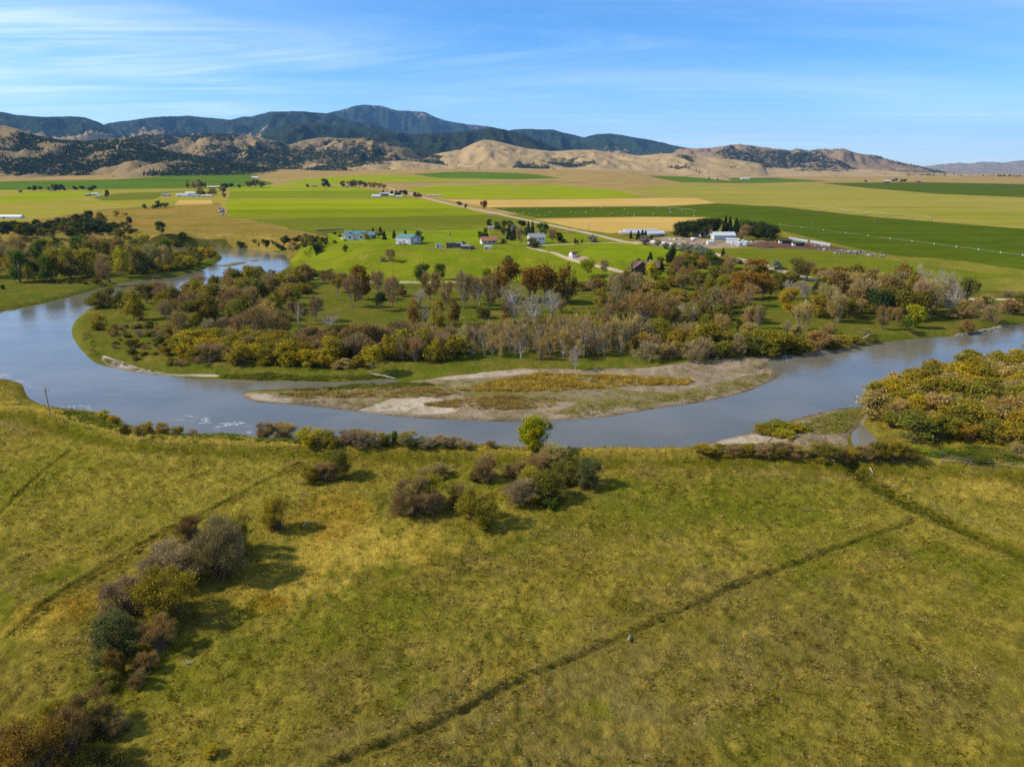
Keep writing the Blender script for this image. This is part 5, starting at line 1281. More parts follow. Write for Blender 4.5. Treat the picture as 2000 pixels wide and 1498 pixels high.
# golden weeds on the gravel bar
def weeds(name, polys, n, sc_, cols, label, z0=-1.2):
    out_ = []
    for pl in polys:
        R = region(pl)
        lo, hi = R.min(0), R.max(0)
        Q = rng.uniform(lo, hi, (n * 4, 2))
        Q = Q[inside(Q, R)]
        Q = Q[rng.uniform(0, 1, len(Q)) < .15 + .9 * sstep(.42, .62, fbm(Q[:, 0] / 6, Q[:, 1] / 6, 150, 3))][:n]
        out_.append(Q)
    Q = np.vstack(out_)
    z = height(Q)
    Q = Q[z > WATER_Z + .12]; z = z[z > WATER_Z + .12]
    s = rng.uniform(*sc_, len(Q))
    c = np.array(cols)[rng.integers(len(cols), size=len(Q))] * rng.uniform(.7, 1.3, (len(Q), 1))
    scatter(name, np.c_[Q, z], np.c_[s, s, s * rng.uniform(.7, 1.3, len(Q))], c, tuft_mesh('weed', 2, 26, 1.0, MAT['tuft']), label, 'weeds')
GOLD = [(.46, .32, .04), (.38, .26, .045), (.30, .24, .04), (.40, .24, .05)]
weeds('gravel_bar_weeds', [[(880, 762), (980, 742), (1060, 732), (1140, 733), (1240, 738), (1355, 742), (1340, 752), (1240, 754), (1160, 760), (1080, 764), (980, 764)]], 1500, (.8, 1.7), GOLD, 'golden weeds covering the middle of the gravel bar')
weeds('bar_scrub', [[(540, 768), (640, 762), (760, 757), (880, 758), (900, 768), (800, 778), (700, 774), (600, 778)], [(820, 790), (900, 778), (1010, 772), (1100, 780), (1080, 796), (950, 800)]], 900, (.6, 1.2), [(.32, .22, .07), (.26, .21, .05), (.38, .25, .06)], 'low rusty scrub on the downstream half of the gravel bar')
weeds('bar_edge_grass', [[(1080, 800), (1200, 785), (1340, 770), (1450, 745), (1500, 728), (1515, 735), (1450, 765), (1330, 790), (1190, 812), (1080, 818)], [(1560, 830), (1640, 805), (1685, 800), (1680, 820), (1640, 850), (1590, 848)]], 1300, (.4, .8), [(.28, .23, .05), (.22, .22, .04)], 'sparse green-gold grass along the edges of the gravel bars')
weeds('bank_reeds', [[(430, 744), (600, 747), (740, 742), (760, 732), (600, 736), (430, 733)], [(175, 690), (160, 660), (170, 640), (190, 680), (215, 705), (330, 733), (300, 736), (200, 712)], [(560, 762), (700, 751), (800, 748), (860, 752), (700, 757), (600, 763)]], 1100, (.6, 1.2), [(.17, .19, .02), (.13, .15, .02), (.20, .17, .03)], 'green-gold bank grass along the inner channel')
weeds('lush_bank_grass', [[(110, 806), (180, 806), (250, 838), (330, 850), (480, 852), (480, 862), (300, 860), (220, 845), (140, 820)], [(1790, 872), (1900, 872), (2020, 880), (2020, 905), (1860, 898), (1800, 890)], [(500, 858), (920, 874), (920, 880), (500, 866)]], 1500, (.35, .8), [(.13, .17, .015), (.10, .14, .015), (.17, .17, .02)], 'lush green weeds along the near river bank')
weeds('island_rough_grass', [[(170, 620), (250, 630), (400, 660), (640, 668), (900, 650), (1240, 655), (1480, 660), (1500, 600), (1250, 560), (1150, 600), (900, 625), (600, 650), (400, 640)]], 4500, (.6, 1.4), [(.13, .14, .02), (.17, .15, .03), (.10, .12, .018), (.2, .15, .04)], 'rough tussock grass over the island meadow')
# rank weeds along the upper edge of the long ditch and in the right-hand one
def edge_weeds(name, L, n, off, sd_, sc_, cols, label):
    d = np.r_[0, np.cumsum(np.hypot(*np.diff(L, axis=0).T))]
    s = rng.uniform(0, d[-1], n)
    s = s[rng.uniform(0, 1, n) < .12 + sstep(.45, .62, fbm(s / 5, s * 0, 160, 3))]
    g = np.gradient(L, axis=0); g /= np.linalg.norm(g, axis=1)[:, None]
    X = np.c_[np.interp(s, d, L[:, 0]), np.interp(s, d, L[:, 1])]
    Nn = np.c_[np.interp(s, d, -g[:, 1]), np.interp(s, d, g[:, 0])]
    X = X + Nn * (off + rng.normal(size=len(s)) * sd_)[:, None]
    k = rng.uniform(*sc_, len(s))
    c = np.array(cols)[rng.integers(len(cols), size=len(s))] * rng.uniform(.7, 1.25, (len(s), 1))
    scatter(name, np.c_[X, height(X)], np.c_[k, k, k * .8], c, tuft_mesh('edge_weed', 5, 30, 1.0, MAT['tuft']), label, 'weeds')
edge_weeds('ditch_weeds', DITCH['long'], 650, .75, .35, (.2, .55), [(.22, .17, .03), (.18, .15, .025), (.27, .19, .04)], 'rank weeds along the upper edge of the long ditch')
edge_weeds('ditch_grass', DITCH['right'], 1100, 0, 1.3, (.3, .7), [(.11, .115, .012), (.14, .13, .016), (.09, .10, .01)], 'dark green grass choking the right-hand ditch')
edge_weeds('bank_tussocks', DITCH['mid'], 600, -.8, .4, (.25, .6), [(.24, .17, .02), (.30, .20, .04), (.17, .14, .02)], 'golden tussocks along the left ditch bank')
# foam where the current breaks
def foam(polys):
    V = []; Q = []
    for pl, seed, sz in polys:
        R = on_plane(*np.array(pl, float).T, WATER_Z)
        lo, hi = R.min(0), R.max(0)
        gx, gy = np.meshgrid(np.arange(lo[0], hi[0], sz), np.arange(lo[1], hi[1], sz))
        g = np.c_[gx.ravel(), gy.ravel()]
        g = g[inside(g, R)]
        dd = np.minimum(dist_line(g, R, True, 30), 4) / 4
        n_ = 1 - np.abs(2 * fbm(g[:, 0] / 6 + .25 * g[:, 1] + seed, g[:, 1] / 4.0, seed, 4) - 1)
        n_ += .25 * (fbm(g[:, 0] / .8, g[:, 1] / .8, seed + 4, 2) - .5)
        g = g[n_ > 1.01 - .13 * dd]
        g = g + rng.uniform(-.12, .12, g.shape)
        for p in g:
            b = len(V); a = rng.uniform(0, 6.28); s = sz * rng.uniform(.4, .9)
            for q in range(4):
                V.append((p[0] + s * math.cos(a + q * 1.57), p[1] + s * .8 * math.sin(a + q * 1.57), WATER_Z + .02))
            Q.append([b, b + 1, b + 2, b + 3])
    mm, t = new_mat('foam'); finish(t, (.62, .64, .66), .8)
    struct(link('river_foam', mesh_np('river_foam', np.array(V), np.array(Q), mm)), 'stuff', 'white foam streaks on the broken water', 'foam')
foam([([(400, 836), (430, 824), (470, 822), (508, 832), (502, 846), (455, 848)], 3, .20), ([(-40, 758), (-40, 728), (20, 730), (60, 745), (62, 758), (20, 743)], 5, .22), ([(330, 817), (380, 808), (430, 822), (410, 832), (345, 824)], 9, .17), ([(120, 795), (160, 786), (200, 800), (170, 803)], 12, .16)])
# pale stones lying in the grazed grass
r_ = np.random.default_rng(77)
V = []; Q = []
mm = ground_mat('pale_stone', (.55, .50, .40), (.42, .37, .28), None, .5, 1, 4, bump=0, var=.2)
for (u0, v0, su, sv, n) in ((830, 1330, 120, 40, 40), (1150, 1400, 160, 50, 30), (1420, 1310, 60, 40, 26), (900, 1440, 100, 30, 22), (1700, 1250, 250, 180, 20), (600, 1250, 200, 120, 12), (875, 1025, 8, 3, 5)):
    for _ in range(n):
        p = at(u0 + r_.normal() * su, min(v0 + r_.normal() * sv, 1496))
        s = r_.uniform(.035, .10)
        b = len(V)
        for dx, dy, dz in ((1, 0, 0), (0, 1, 0), (-1, 0, 0), (0, -1, 0), (.2, .1, .7)):
            V.append((p[0] + dx * s * r_.uniform(.7, 1.6), p[1] + dy * s * r_.uniform(.7, 1.3), p[2] + .02 + dz * s))
        Q += [[b, b + 1, b + 4], [b + 1, b + 2, b + 4], [b + 2, b + 3, b + 4], [b + 3, b, b + 4]]
struct(link('field_stones', mesh_np('field_stones', np.array(V), np.array(Q), mm)), 'stuff', 'small pale stones scattered in the grazed grass', 'stones')

# ------------------------------------------------------------------ buildings
def plain(name, c, rough=.7, var=.12, scale=1.5, spec=.3):
    m, t = new_mat(name)
    tcn = N(t, 'ShaderNodeTexCoord')
    f = noise_n(t, tcn.outputs['Object'], scale, 4, .6)
    col = mixc(t, f, tuple(x * (1 - var) for x in c), tuple(min(x * (1 + var), 1) for x in c))
    finish(t, col, rough, None, spec)
    return m
BM = {'white': plain('white_paint', (.66, .64, .60)), 'teal': plain('teal_roof', (.10, .21, .21), .45), 'darkteal': plain('dark_green_wall', (.07, .11, .11)), 'grey': plain('grey_metal', (.36, .37, .38), .5), 'darkgrey': plain('dark_grey', (.17, .17, .17)),
      'redroof': plain('red_brown_roof', (.30, .135, .075)), 'slate': plain('slate_roof', (.26, .26, .27)), 'log': plain('dark_log', (.065, .038, .024), .8, .3, 4), 'brownroof': plain('brown_roof', (.14, .075, .055)), 'glass': plain('dark_glass', (.03, .035, .04), .15, .1, 1, .6),
      'mint': plain('mint_metal', (.36, .46, .40), .5), 'lightmetal': plain('light_metal', (.50, .51, .52), .5, .10, 1.5, .3), 'galv': plain('galvanised', (.38, .40, .41), .5, .15, 2, .3), 'cream': plain('cream_paint', (.66, .58, .42)), 'blue': plain('blue_tarp', (.10, .20, .42)), 'black': plain('black_roof', (.02, .02, .022)),
      'wood': plain('weathered_wood', (.22, .18, .14), .9, .3, 6), 'pole': plain('pole_wood', (.30, .22, .15), .9, .25, 5), 'hay': plain('hay_bales', (.26, .19, .08), .95, .3, 2), 'wrap': plain('white_wrap', (.58, .55, .50), .5, .1, 2), 'red': plain('red_paint', (.42, .06, .045)), 'stone': plain('pale_wood_stone', (.40, .36, .30)),
      'palehay': plain('pale_hay', (.36, .30, .18), .9, .2, 2), 'rock': plain('rock', (.24, .22, .19), .9, .3, 2), 'earth': plain('manure', (.085, .05, .032), .95, .3, 1), 'steel': plain('steel_pipe', (.42, .46, .43), .5, .06, 1, .3), 'tyre': plain('black_rubber', (.02, .02, .02)), 'brownpaint': plain('brown_paint', (.20, .12, .07)), 'greydark': plain('weathered_shed', (.13, .11, .10), .9, .3, 4)}
def box(name, parent, cx, cy, z0, lx, ly, lz, mat, rz=0.0):
    V = np.array([(sx * lx / 2, sy * ly / 2, z) for z in (0, lz) for sx, sy in ((-1, -1), (1, -1), (1, 1), (-1, 1))], float)
    F_ = np.array([[3, 2, 1, 0], [4, 5, 6, 7], [0, 1, 5, 4], [1, 2, 6, 5], [2, 3, 7, 6], [3, 0, 4, 7]])
    o = link(name, mesh_np(name, V, F_, BM[mat]), parent, (cx, cy, z0))
    o.rotation_euler[2] = rz
    return o
def root_at(name, u, v, rz=0.0, label=None, cat=None, group=None, dz=0.0, pos=None):
    p = at(u, v) if pos is None else np.array(pos)
    o = bpy.data.objects.new(name, None)
    COL.objects.link(o)
    o.location = (p[0], p[1], p[2] + dz)
    o.rotation_euler[2] = rz
    if label:
        tag(o, label, cat, group)
    return o
def gable_body(root, L, W, He, Hr, wall, roof, cx=0., cy=0., rz=0., over=.4, skirt=.6, names=('wall', 'roof'), gambrel=False):
    """walls with their gables, and a roof of two slabs with eaves, ridge along local x"""
    h = W / 2
    if gambrel:
        prof = [(-h, 0), (-h, He), (-h * .62, He + Hr * .68), (0, He + Hr), (h * .62, He + Hr * .68), (h, He), (h, 0)]
    else:
        prof = [(-h, 0), (-h, He), (0, He + Hr), (h, He), (h, 0)]
    prof = [(a, b if b else -skirt) for a, b in prof]
    n = len(prof)
    V = [(-L / 2, a, b) for a, b in prof] + [(L / 2, a, b) for a, b in prof]
    me = bpy.data.meshes.new(names[0])
    me.from_pydata(V, [], [list(range(n)), list(range(2 * n - 1, n - 1, -1))] + [[i, i + n, i + n + 1, i + 1] for i in range(n - 1)])
    me.materials.append(BM[wall])
    wl = link(names[0], me, root, (cx, cy, 0)); wl.rotation_euler[2] = rz
    top = prof[1:-1]
    th = .18
    e = over
    up = [(a, b) for a, b in top]
    (a0, b0), (a1, b1) = up[0], up[1]
    s = (b1 - b0) / (a1 - a0)
    up[0] = (a0 - e, b0 - e * s); up[-1] = (-(a0 - e), b0 - e * s)
    V = []; F_ = []
    k = len(up)
    for x in (-L / 2 - e, L / 2 + e):
        V += [(x, a, b + .02) for a, b in up] + [(x, a, b + th + .02) for a, b in up]
    for i in range(k - 1):
        F_ += [[i, i + 1, 2 * k + i + 1, 2 * k + i], [k + i + 1, k + i, 3 * k + i, 3 * k + i + 1], [i, k + i, k + i + 1, i + 1], [2 * k + i + 1, 3 * k + i + 1, 3 * k + i, 2 * k + i]]
    F_ += [[0, 2 * k, 3 * k, k], [k - 1, 2 * k - 1, 4 * k - 1, 3 * k - 1]]
    me = bpy.data.meshes.new(names[1]); me.from_pydata(V, [], F_); me.materials.append(BM[roof])
    rf = link(names[1], me, root, (cx, cy, 0)); rf.rotation_euler[2] = rz
    return wl, rf
def opening(wl, name, face, pos, z, wd, ht, L, W, mat, pane=None):
    """a window or door 6 cm proud of the wall; face: f(ront -y), b, l, r"""
    d = .08
    if face in 'fb':
        s = -1 if face == 'f' else 1
        o = box(name, wl, pos, s * (W / 2 + .03), z, wd, d, ht, mat)
        if pane:
            box('pane', o, 0, s * .03, .1, wd - .24, d, ht - .2, pane)
    else:
        s = -1 if face == 'l' else 1
        o = box(name, wl, s * (L / 2 + .03), pos, z, d, wd, ht, mat)
        if pane:
            box('pane', o, s * .03, 0, .1, d, wd - .24, ht - .2, pane)
    return o
R_ = math.radians
# house with the green roof
g = root_at('house', 698, 466, R_(4), 'white house with green gabled roof and two front gables on the terrace', 'house')
wl, rf = gable_body(g, 17, 8.5, 3.2, 2.9, 'white', 'teal', -1.5, 1.0)
for x in (-6.5, -1.5, 3.0):
    opening(wl, 'window', 'f', x, 1.0, 1.8, 1.4, 17, 8.5, 'white', 'glass')
for x, l in ((-5.0, 5.5), (4.0, 5.0)):
    w2, r2 = gable_body(g, 5.5, l, 3.2, 2.2, 'white', 'teal', x, -4.2, R_(90), names=('wall', 'roof'))
    opening(w2, 'window', 'l', 0, 1.0, 2.2, 1.6, 5.5, l, 'white', 'glass')
w2, r2 = gable_body(g, 7.5, 7.5, 3.0, 2.4, 'darkteal', 'teal', 10.8, 1.0)
opening(w2, 'garage_door', 'f', 0, 0, 3.4, 2.4, 7.5, 7.5, 'grey')
box('deck', g, -9.5, -4.5, .2, 6, 4, .5, 'white')
box('deck_rail', g, -9.5, -6.6, .6, 6.2, .12, .9, 'white')
# metal shop
g = root_at('metal_shop', 798, 475, R_(-38), 'grey metal shop building with teal roof and white door', 'shed')
wl, rf = gable_body(g, 16, 11, 4.3, 2.0, 'grey', 'teal', over=.3)
opening(wl, 'overhead_door', 'r', -.5, 0, 4.2, 3.6, 16, 11, 'white')
opening(wl, 'door', 'f', 4.6, 0, 1.0, 2.2, 16, 11, 'white')
opening(wl, 'window', 'f', 1.0, 1.4, 1.2, 1.0, 16, 11, 'white', 'glass')
for i, (u, v) in enumerate(((780, 478), (787, 478.5))):
    c = root_at('parked_car', u, v, R_(-30), ['white car parked left of the metal shop', 'white car parked in front of the metal shop corner'][i], 'car', 'cars by the shop')
    box('body', c, 0, 0, .35, 4.4, 1.8, .75, 'white'); box('cabin', c, -.2, 0, 1.1, 2.4, 1.6, .6, 'glass')
    for sx in (-1.4, 1.4):
        for sy in (-.85, .85):
            box('wheel', c, sx, sy, 0, .62, .2, .62, 'tyre')
# white house with the red-brown roof
g = root_at('house', 954, 476, R_(14), 'low white house with red-brown roof beside the corrals', 'house')
wl, rf = gable_body(g, 11.5, 7, 2.8, 2.2, 'white', 'redroof', over=.6)
for x in (-3.4, 0.2, 3.5):
    opening(wl, 'window', 'f', x, .9, 1.5, 1.2, 11.5, 7, 'brownpaint', 'glass')
opening(wl, 'window', 'l', 0, 1.2, 1.2, 1.2, 11.5, 7, 'white', 'glass')
box('porch_roof', g, 0.8, -4.6, 2.5, 10, 2.4, .12, 'redroof')
for x in (-3.8, 0.8, 5.4):
    box('porch_post', g, x, -5.6, -.3, .14, .14, 2.8, 'wood')
# two-storey house behind the bush
g = root_at('house', 1047, 476, R_(12), 'two-storey white house with grey roof behind a blue-grey bush', 'house')
wl, rf = gable_body(g, 12, 8, 5.0, 2.6, 'white', 'slate', over=.5)
for x in (-4, -1, 2.2, 4.6):
    opening(wl, 'window', 'f', x, 3.0, 1.0, 1.4, 12, 8, 'white', 'glass')
opening(wl, 'window', 'l', -1.6, 1.2, 1.0, 1.4, 12, 8, 'white', 'glass'); opening(wl, 'window', 'l', 1.4, 3.4, 1.0, 1.2, 12, 8, 'white', 'glass')
opening(wl, 'door', 'f', 0.6, 0, 1.1, 2.2, 12, 8, 'brownpaint')
box('chimney', rf, 2.5, 0, 7.2, .7, .7, 1.4, 'stone')
# log house
g = root_at('log_house', 1258, 530, R_(-3), 'dark log house with brown roof and pale chimney beside the yellow tree', 'house')
wl, rf = gable_body(g, 15, 8.5, 3.0, 3.0, 'log', 'brownroof', 1.0, 2.0, over=.8)
w2, r2 = gable_body(g, 7.5, 8.6, 3.0, 3.2, 'log', 'brownroof', -2.2, -3.2, R_(90), over=.9)
for y in (-2.4, 0, 2.4):
    opening(w2, 'window', 'l', y, .9, 1.5, 1.6, 7.5, 8.6, 'brownpaint', 'glass')
opening(w2, 'window', 'l', 0, 3.3, 1.6, 1.1, 7.5, 8.6, 'brownpaint', 'glass')
for x in (5.5,):
    opening(wl, 'window', 'f', x, 1.0, 1.6, 1.3, 15, 8.5, 'brownpaint', 'glass')
box('chimney', rf, 2.6, -1.4, 4.6, .8, .8, 2.2, 'stone')
box('porch_roof', g, -8.2, 1.5, 2.7, 3.4, 6, .15, 'brownroof')
for y in (-1.2, 1.5, 4.2):
    box('porch_post', g, -9.6, y, -.4, .18, .18, 3.1, 'log')
box('porch_deck', g, -8.2, 1.5, .1, 3.4, 6, .2, 'wood')
# little white barn-shaped shed
g = root_at('garden_shed', 1119, 502.5, R_(38), 'small white gambrel-roofed shed on bare ground by the driveway', 'shed')
wl, rf = gable_body(g, 4.2, 3.4, 2.2, 1.5, 'white', 'redroof', gambrel=True, over=.2)
opening(wl, 'door', 'l', 0, 0, 1.5, 2.0, 4.2, 3.4, 'lightmetal')
# small sheds by the corrals
for u, v, L, W, He, Hr, wall, roof, rz, lab in ((885, 484, 9.5, 5, 2.2, .8, 'greydark', 'black', 5, 'long dark shed with black roof beside the corrals'), (899, 483, 5, 4, 2.1, 1.0, 'greydark', 'slate', 20, 'weathered grey shed right of the black-roofed shed'),
                                         (909, 486, 6, 4, 1.9, .7, 'greydark', 'slate', 0, 'low shed with pale grey roof in the corrals'), (920, 487.5, 5, 3.5, 1.9, .6, 'log', 'brownroof', 5, 'small dark brown shed at the corral end'),
                                         (857, 484, 4, 2.6, 2.1, .5, 'white', 'blue', 10, 'tiny white hut with blue roof left of the corrals'), (953, 488, 5, 2.6, 2.4, .3, 'white', 'lightmetal', 0, 'white trailer parked at the corral corner'),
                                         (960, 448, 5.6, 3, 2.1, .5, 'white', 'lightmetal', 0, 'small white shed at the lawn corner under dark trees')):
    g = root_at('shed' if 'trailer' not in lab else 'stock_trailer', u, v, R_(rz), lab, 'shed' if 'trailer' not in lab else 'trailer')
    wl, rf = gable_body(g, L, W, He, Hr, wall, roof, over=.2)
    opening(wl, 'door', 'f', -L * .2, 0, 1.0, 1.7, L, W, 'log' if wall != 'log' else 'wood')
# farmstead
g = root_at('farmhouse', 1377, 462, R_(8), 'white farmhouse with brown roof under the shelterbelt', 'house')
wl, rf = gable_body(g, 10, 7.5, 3.4, 2.4, 'white', 'brownroof', over=.5)
for x in (-3, 0, 3):
    opening(wl, 'window', 'f', x, 1.0, 1.2, 1.3, 10, 7.5, 'white', 'glass')
box('chimney', rf, -1, 0, 5.4, .7, .7, 1.0, 'stone')
box('annexe', g, 4.5, -4.2, 0, 4, 3, 2.6, 'white')
g = root_at('barn', 1412, 469, R_(2), 'long mint-green metal barn with white roof in the farmyard', 'barn')
wl, rf = gable_body(g, 17, 9, 4.0, 2.3, 'mint', 'lightmetal', over=.3)
opening(wl, 'door', 'l', 0, 0, 3.2, 3.2, 17, 9, 'cream')
opening(wl, 'window', 'f', -3, 1.6, 1.0, .9, 17, 9, 'white', 'glass')
opening(wl, 'door', 'f', 5, 0, 1.1, 2.2, 17, 9, 'white')
g = root_at('long_shed', 1431, 475, R_(-25), 'white open-sided shed with flat roof behind the grain bins', 'shed')
wl, rf = gable_body(g, 9.5, 4.5, 2.8, .6, 'white', 'lightmetal', over=.3)
opening(wl, 'door', 'l', 0, 0, 2.0, 2.2, 9.5, 4.5, 'redroof')
g = root_at('hut', 1386.5, 478, R_(5), 'small cream hut with pale roof left of the white shed', 'shed')
wl, rf = gable_body(g, 4.4, 3.4, 2.2, .6, 'cream', 'lightmetal', over=.2)
opening(wl, 'door', 'l', 0, 0, .9, 1.8, 4.4, 3.4, 'white')
g = root_at('camper', 1355, 472, R_(-8), 'white camper trailer in the farmyard', 'trailer')
box('body', g, 0, 0, .7, 4.6, 2.3, 2.1, 'white'); box('window', g, .6, -1.17, 1.6, 1.4, .05, .7, 'glass')
for sx in (-.6, .6):
    box('wheel', g, sx, -1.0, 0, .7, .22, .7, 'tyre')
def cyl(name, parent, x, y, z, r, h, mat, n=20, cone=0., axis='z'):
    a = np.arange(n) * 2 * math.pi / n
    V = [(r * math.cos(q), r * math.sin(q), 0) for q in a] + [(r * math.cos(q), r * math.sin(q), h) for q in a] + [(0, 0, h + cone), (0, 0, 0)]
    F_ = [[i, (i + 1) % n, n + (i + 1) % n, n + i] for i in range(n)] + [[n + i, n + (i + 1) % n, 2 * n] for i in range(n)] + [[(i + 1) % n, i, 2 * n + 1] for i in range(n)]
    me = bpy.data.meshes.new(name); me.from_pydata(V, [], F_); me.materials.append(BM[mat])
    o = link(name, me, parent, (x, y, z))
    if axis == 'x':
        o.rotation_euler[1] = math.pi / 2
    return o
for i, (u, v, r, h) in enumerate(((1431, 479, 1.45, 2.6), (1437, 479.5, 1.35, 2.4), (1443.5, 481, 1.9, 2.5), (1450.5, 478.5, 1.6, 3.0), (1457, 480, 2.1, 2.7))):
    g = root_at('grain_bin', u, v, 0, f'{ORD[i + 1]} from left of the round galvanised grain bins', 'grain bin', 'grain bins in the farmyard', dz=-.1)
    cyl('wall', g, 0, 0, 0, r, h, 'galv'); cyl('roof', g, 0, 0, h + .02, r * 1.06, .05, 'lightmetal', 20, r * .45); box('hatch', g, 0, -r, .5, .6, .08, 1.3, 'lightmetal')
# manure heap
p = at(1497, 485)
a = np.linspace(0, 2 * math.pi, 25)[:-1]
V = []
for k, (q, zz) in enumerate(((1, -.1), (.75, .7), (.45, 1.25), (.15, 1.5))):
    V += [(6.5 * q * math.cos(x) * (1 + .15 * math.sin(3 * x)), 3.4 * q * math.sin(x), zz * (1 + .12 * math.sin(5 * x + k))) for x in a]
F_ = [[k * 24 + i, k * 24 + (i + 1) % 24, (k + 1) * 24 + (i + 1) % 24, (k + 1) * 24 + i] for k in range(3) for i in range(24)] + [[72 + i for i in range(24)]]
me = bpy.data.meshes.new('manure_heap'); me.from_pydata(V, [], F_); me.materials.append(BM['earth'])
tag(link('manure_heap', me, None, p), 'dark brown heap of manure in the paddock', 'heap')
# windbreak panels: posts and upright boards
def windbreak(u0, v0, u1, v1, hgt, lab):
    a = at(u0, v0); b = at(u1, v1)
    d = b - a; L = float(np.hypot(d[0], d[1])); rz = math.atan2(d[1], d[0])
    g = root_at('windbreak_fence', 0, 0, rz, lab, 'fence', pos=a)
    n = int(L / .9)
    bd = None
    for i in range(n):
        x = (i + .5) * L / n; z = d[2] * x / L
        if bd is None:
            bd = box('board', g, x, 0, z - .1, .72, .06, hgt, 'galv')
        else:
            c = bd.copy(); COL.objects.link(c); c.parent = g; c.location = (x, 0, z - .1)
    for i in range(int(L / 4.5) + 1):
        x = min(i * 4.5, L); box('post', g, x, .14, d[2] * x / L - .3, .2, .2, hgt + .4, 'wood')
    for zz in (.5, hgt - .4):
        box('rail', g, L / 2, .07, d[2] / 2 + zz, L, .08, .14, 'wood')
windbreak(1540, 469, 1577, 475.5, 2.6, 'grey upright-board windbreak fence, nearer the dark trees')
windbreak(1582, 476, 1621, 483.5, 2.8, 'grey upright-board windbreak fence, farther right in the paddock')
for u, v, L, lab in ((1533, 475, 9, 'black-roofed low shed beside the shelterbelt'), (1559, 480, 8.5, 'black-roofed low shed with white end in the muddy pen')):
    g = root_at('loafing_shed', u, v, R_(-6), lab, 'shed')
    wl, rf = gable_body(g, L, 4, 1.7, .6, 'white', 'black', over=.3)
    opening(wl, 'opening', 'f', .8, 0, L - 2.5, 1.5, L, 4, 'black')
# long hay stacks under white sheets, and a row of wrapped tubes
for i, (u0, v0, u1, v1) in enumerate(((1219, 456.5, 1284, 455.5), (1210, 460, 1296, 459.5), (1264, 463, 1296, 462))):
    a = at(u0, v0); b = at(u1, v1); d = b - a; L = float(np.hypot(d[0], d[1]))
    g = root_at('hay_stack', 0, 0, math.atan2(d[1], d[0]), ['long white-sheeted hay stack, the farthest of three', 'longest white-sheeted hay stack, the middle of three', 'shortest white-sheeted hay stack, the nearest of three'][i], 'hay stack', 'sheeted hay stacks', pos=a)
    box('bales', g, L / 2, 0, -.2, L, 4.0, 2.2, 'hay')
    n = 10
    V = []; a_ = np.linspace(0, math.pi, n)
    for x in (-.2, L + .2):
        V += [(x, 2.25 * math.cos(q), 1.9 + 1.7 * math.sin(q)) for q in a_]
    me = bpy.data.meshes.new('sheet'); me.from_pydata(V, [], [[k, k + 1, n + k + 1, n + k] for k in range(n - 1)] + [list(range(n)), list(range(2 * n - 1, n - 1, -1))]); me.materials.append(BM['lightmetal'])
    link('sheet', me, g)
for i in range(9):
    u = 1262 + i * 7.2; v = 472.5 + i * .95
    g = root_at('wrapped_bale_tube', u, v, R_(118), f'{ORD[i + 1]} from left of the white-wrapped bale tubes along the road', 'bale', 'white-wrapped bale tubes')
    o = cyl('wrap', g, -5.5, 0, .75, .85, 11, 'wrap', 14, 0, 'x'); cyl('bale_end', g, 5.52, 0, .75, .7, .04, 'hay', 14, 0, 'x')
# scrap along the paddock and in the yard: too small to pick apart
def junk(name, spots, label, mats):
    bm = bmesh.new()
    r = random.Random(4)
    for (u, v, su, sv, n, s0, s1) in spots:
        for _ in range(n):
            p = at(u + r.gauss(0, su), v + r.gauss(0, sv))
            rr_ = bmesh.ops.create_cube(bm, size=1.0)
            l, w_, h_ = r.uniform(s0, s1), r.uniform(s0, s1) * .6, r.uniform(s0, s1) * .45
            cs, sn = math.cos(r.uniform(0, 6)), math.sin(r.uniform(0, 6))
            for q in rr_['verts']:
                x, y = q.co.x * l, q.co.y * w_
                q.co = (p[0] + x * cs - y * sn, p[1] + x * sn + y * cs, p[2] + (q.co.z + .45) * h_ + .1 * x * sn)
            mi = r.randrange(len(mats))
            for f in {f for q in rr_['verts'] for f in q.link_faces}:
                f.material_index = mi
    me = bpy.data.meshes.new(name); bm.to_mesh(me); bm.free()
    for k_ in mats:
        me.materials.append(BM[k_])
    struct(link(name, me), 'stuff', label, 'scrap')
junk('scrap_heap', [(1610, 488, 8, 1.2, 10, .8, 2.2), (1640, 492, 10, 1.5, 22, .8, 2.4), (1665, 494, 10, 1.8, 34, .7, 2.4), (1695, 498, 12, 2.0, 34, .7, 2.4), (1722, 502, 8, 1.0, 10, .6, 2)], 'grey scrap metal and timber dumped along the green field', ['galv', 'greydark', 'wood', 'darkgrey', 'wood'])
junk('yard_scrap', [(1340, 476, 12, 2, 40, .5, 1.8), (1360, 478, 10, 1.5, 30, .4, 1.5), (1315, 468, 8, 1.5, 12, .8, 2.6), (1402, 474, 10, 1.2, 20, .5, 1.6), (1480, 473, 18, 1.0, 26, .7, 2), (1596, 482, 5, 1, 10, .6, 1.8)], 'broken blocks, machinery and scrap lying about the farmyard', ['cream', 'wood', 'greydark', 'brownpaint', 'galv', 'red'])
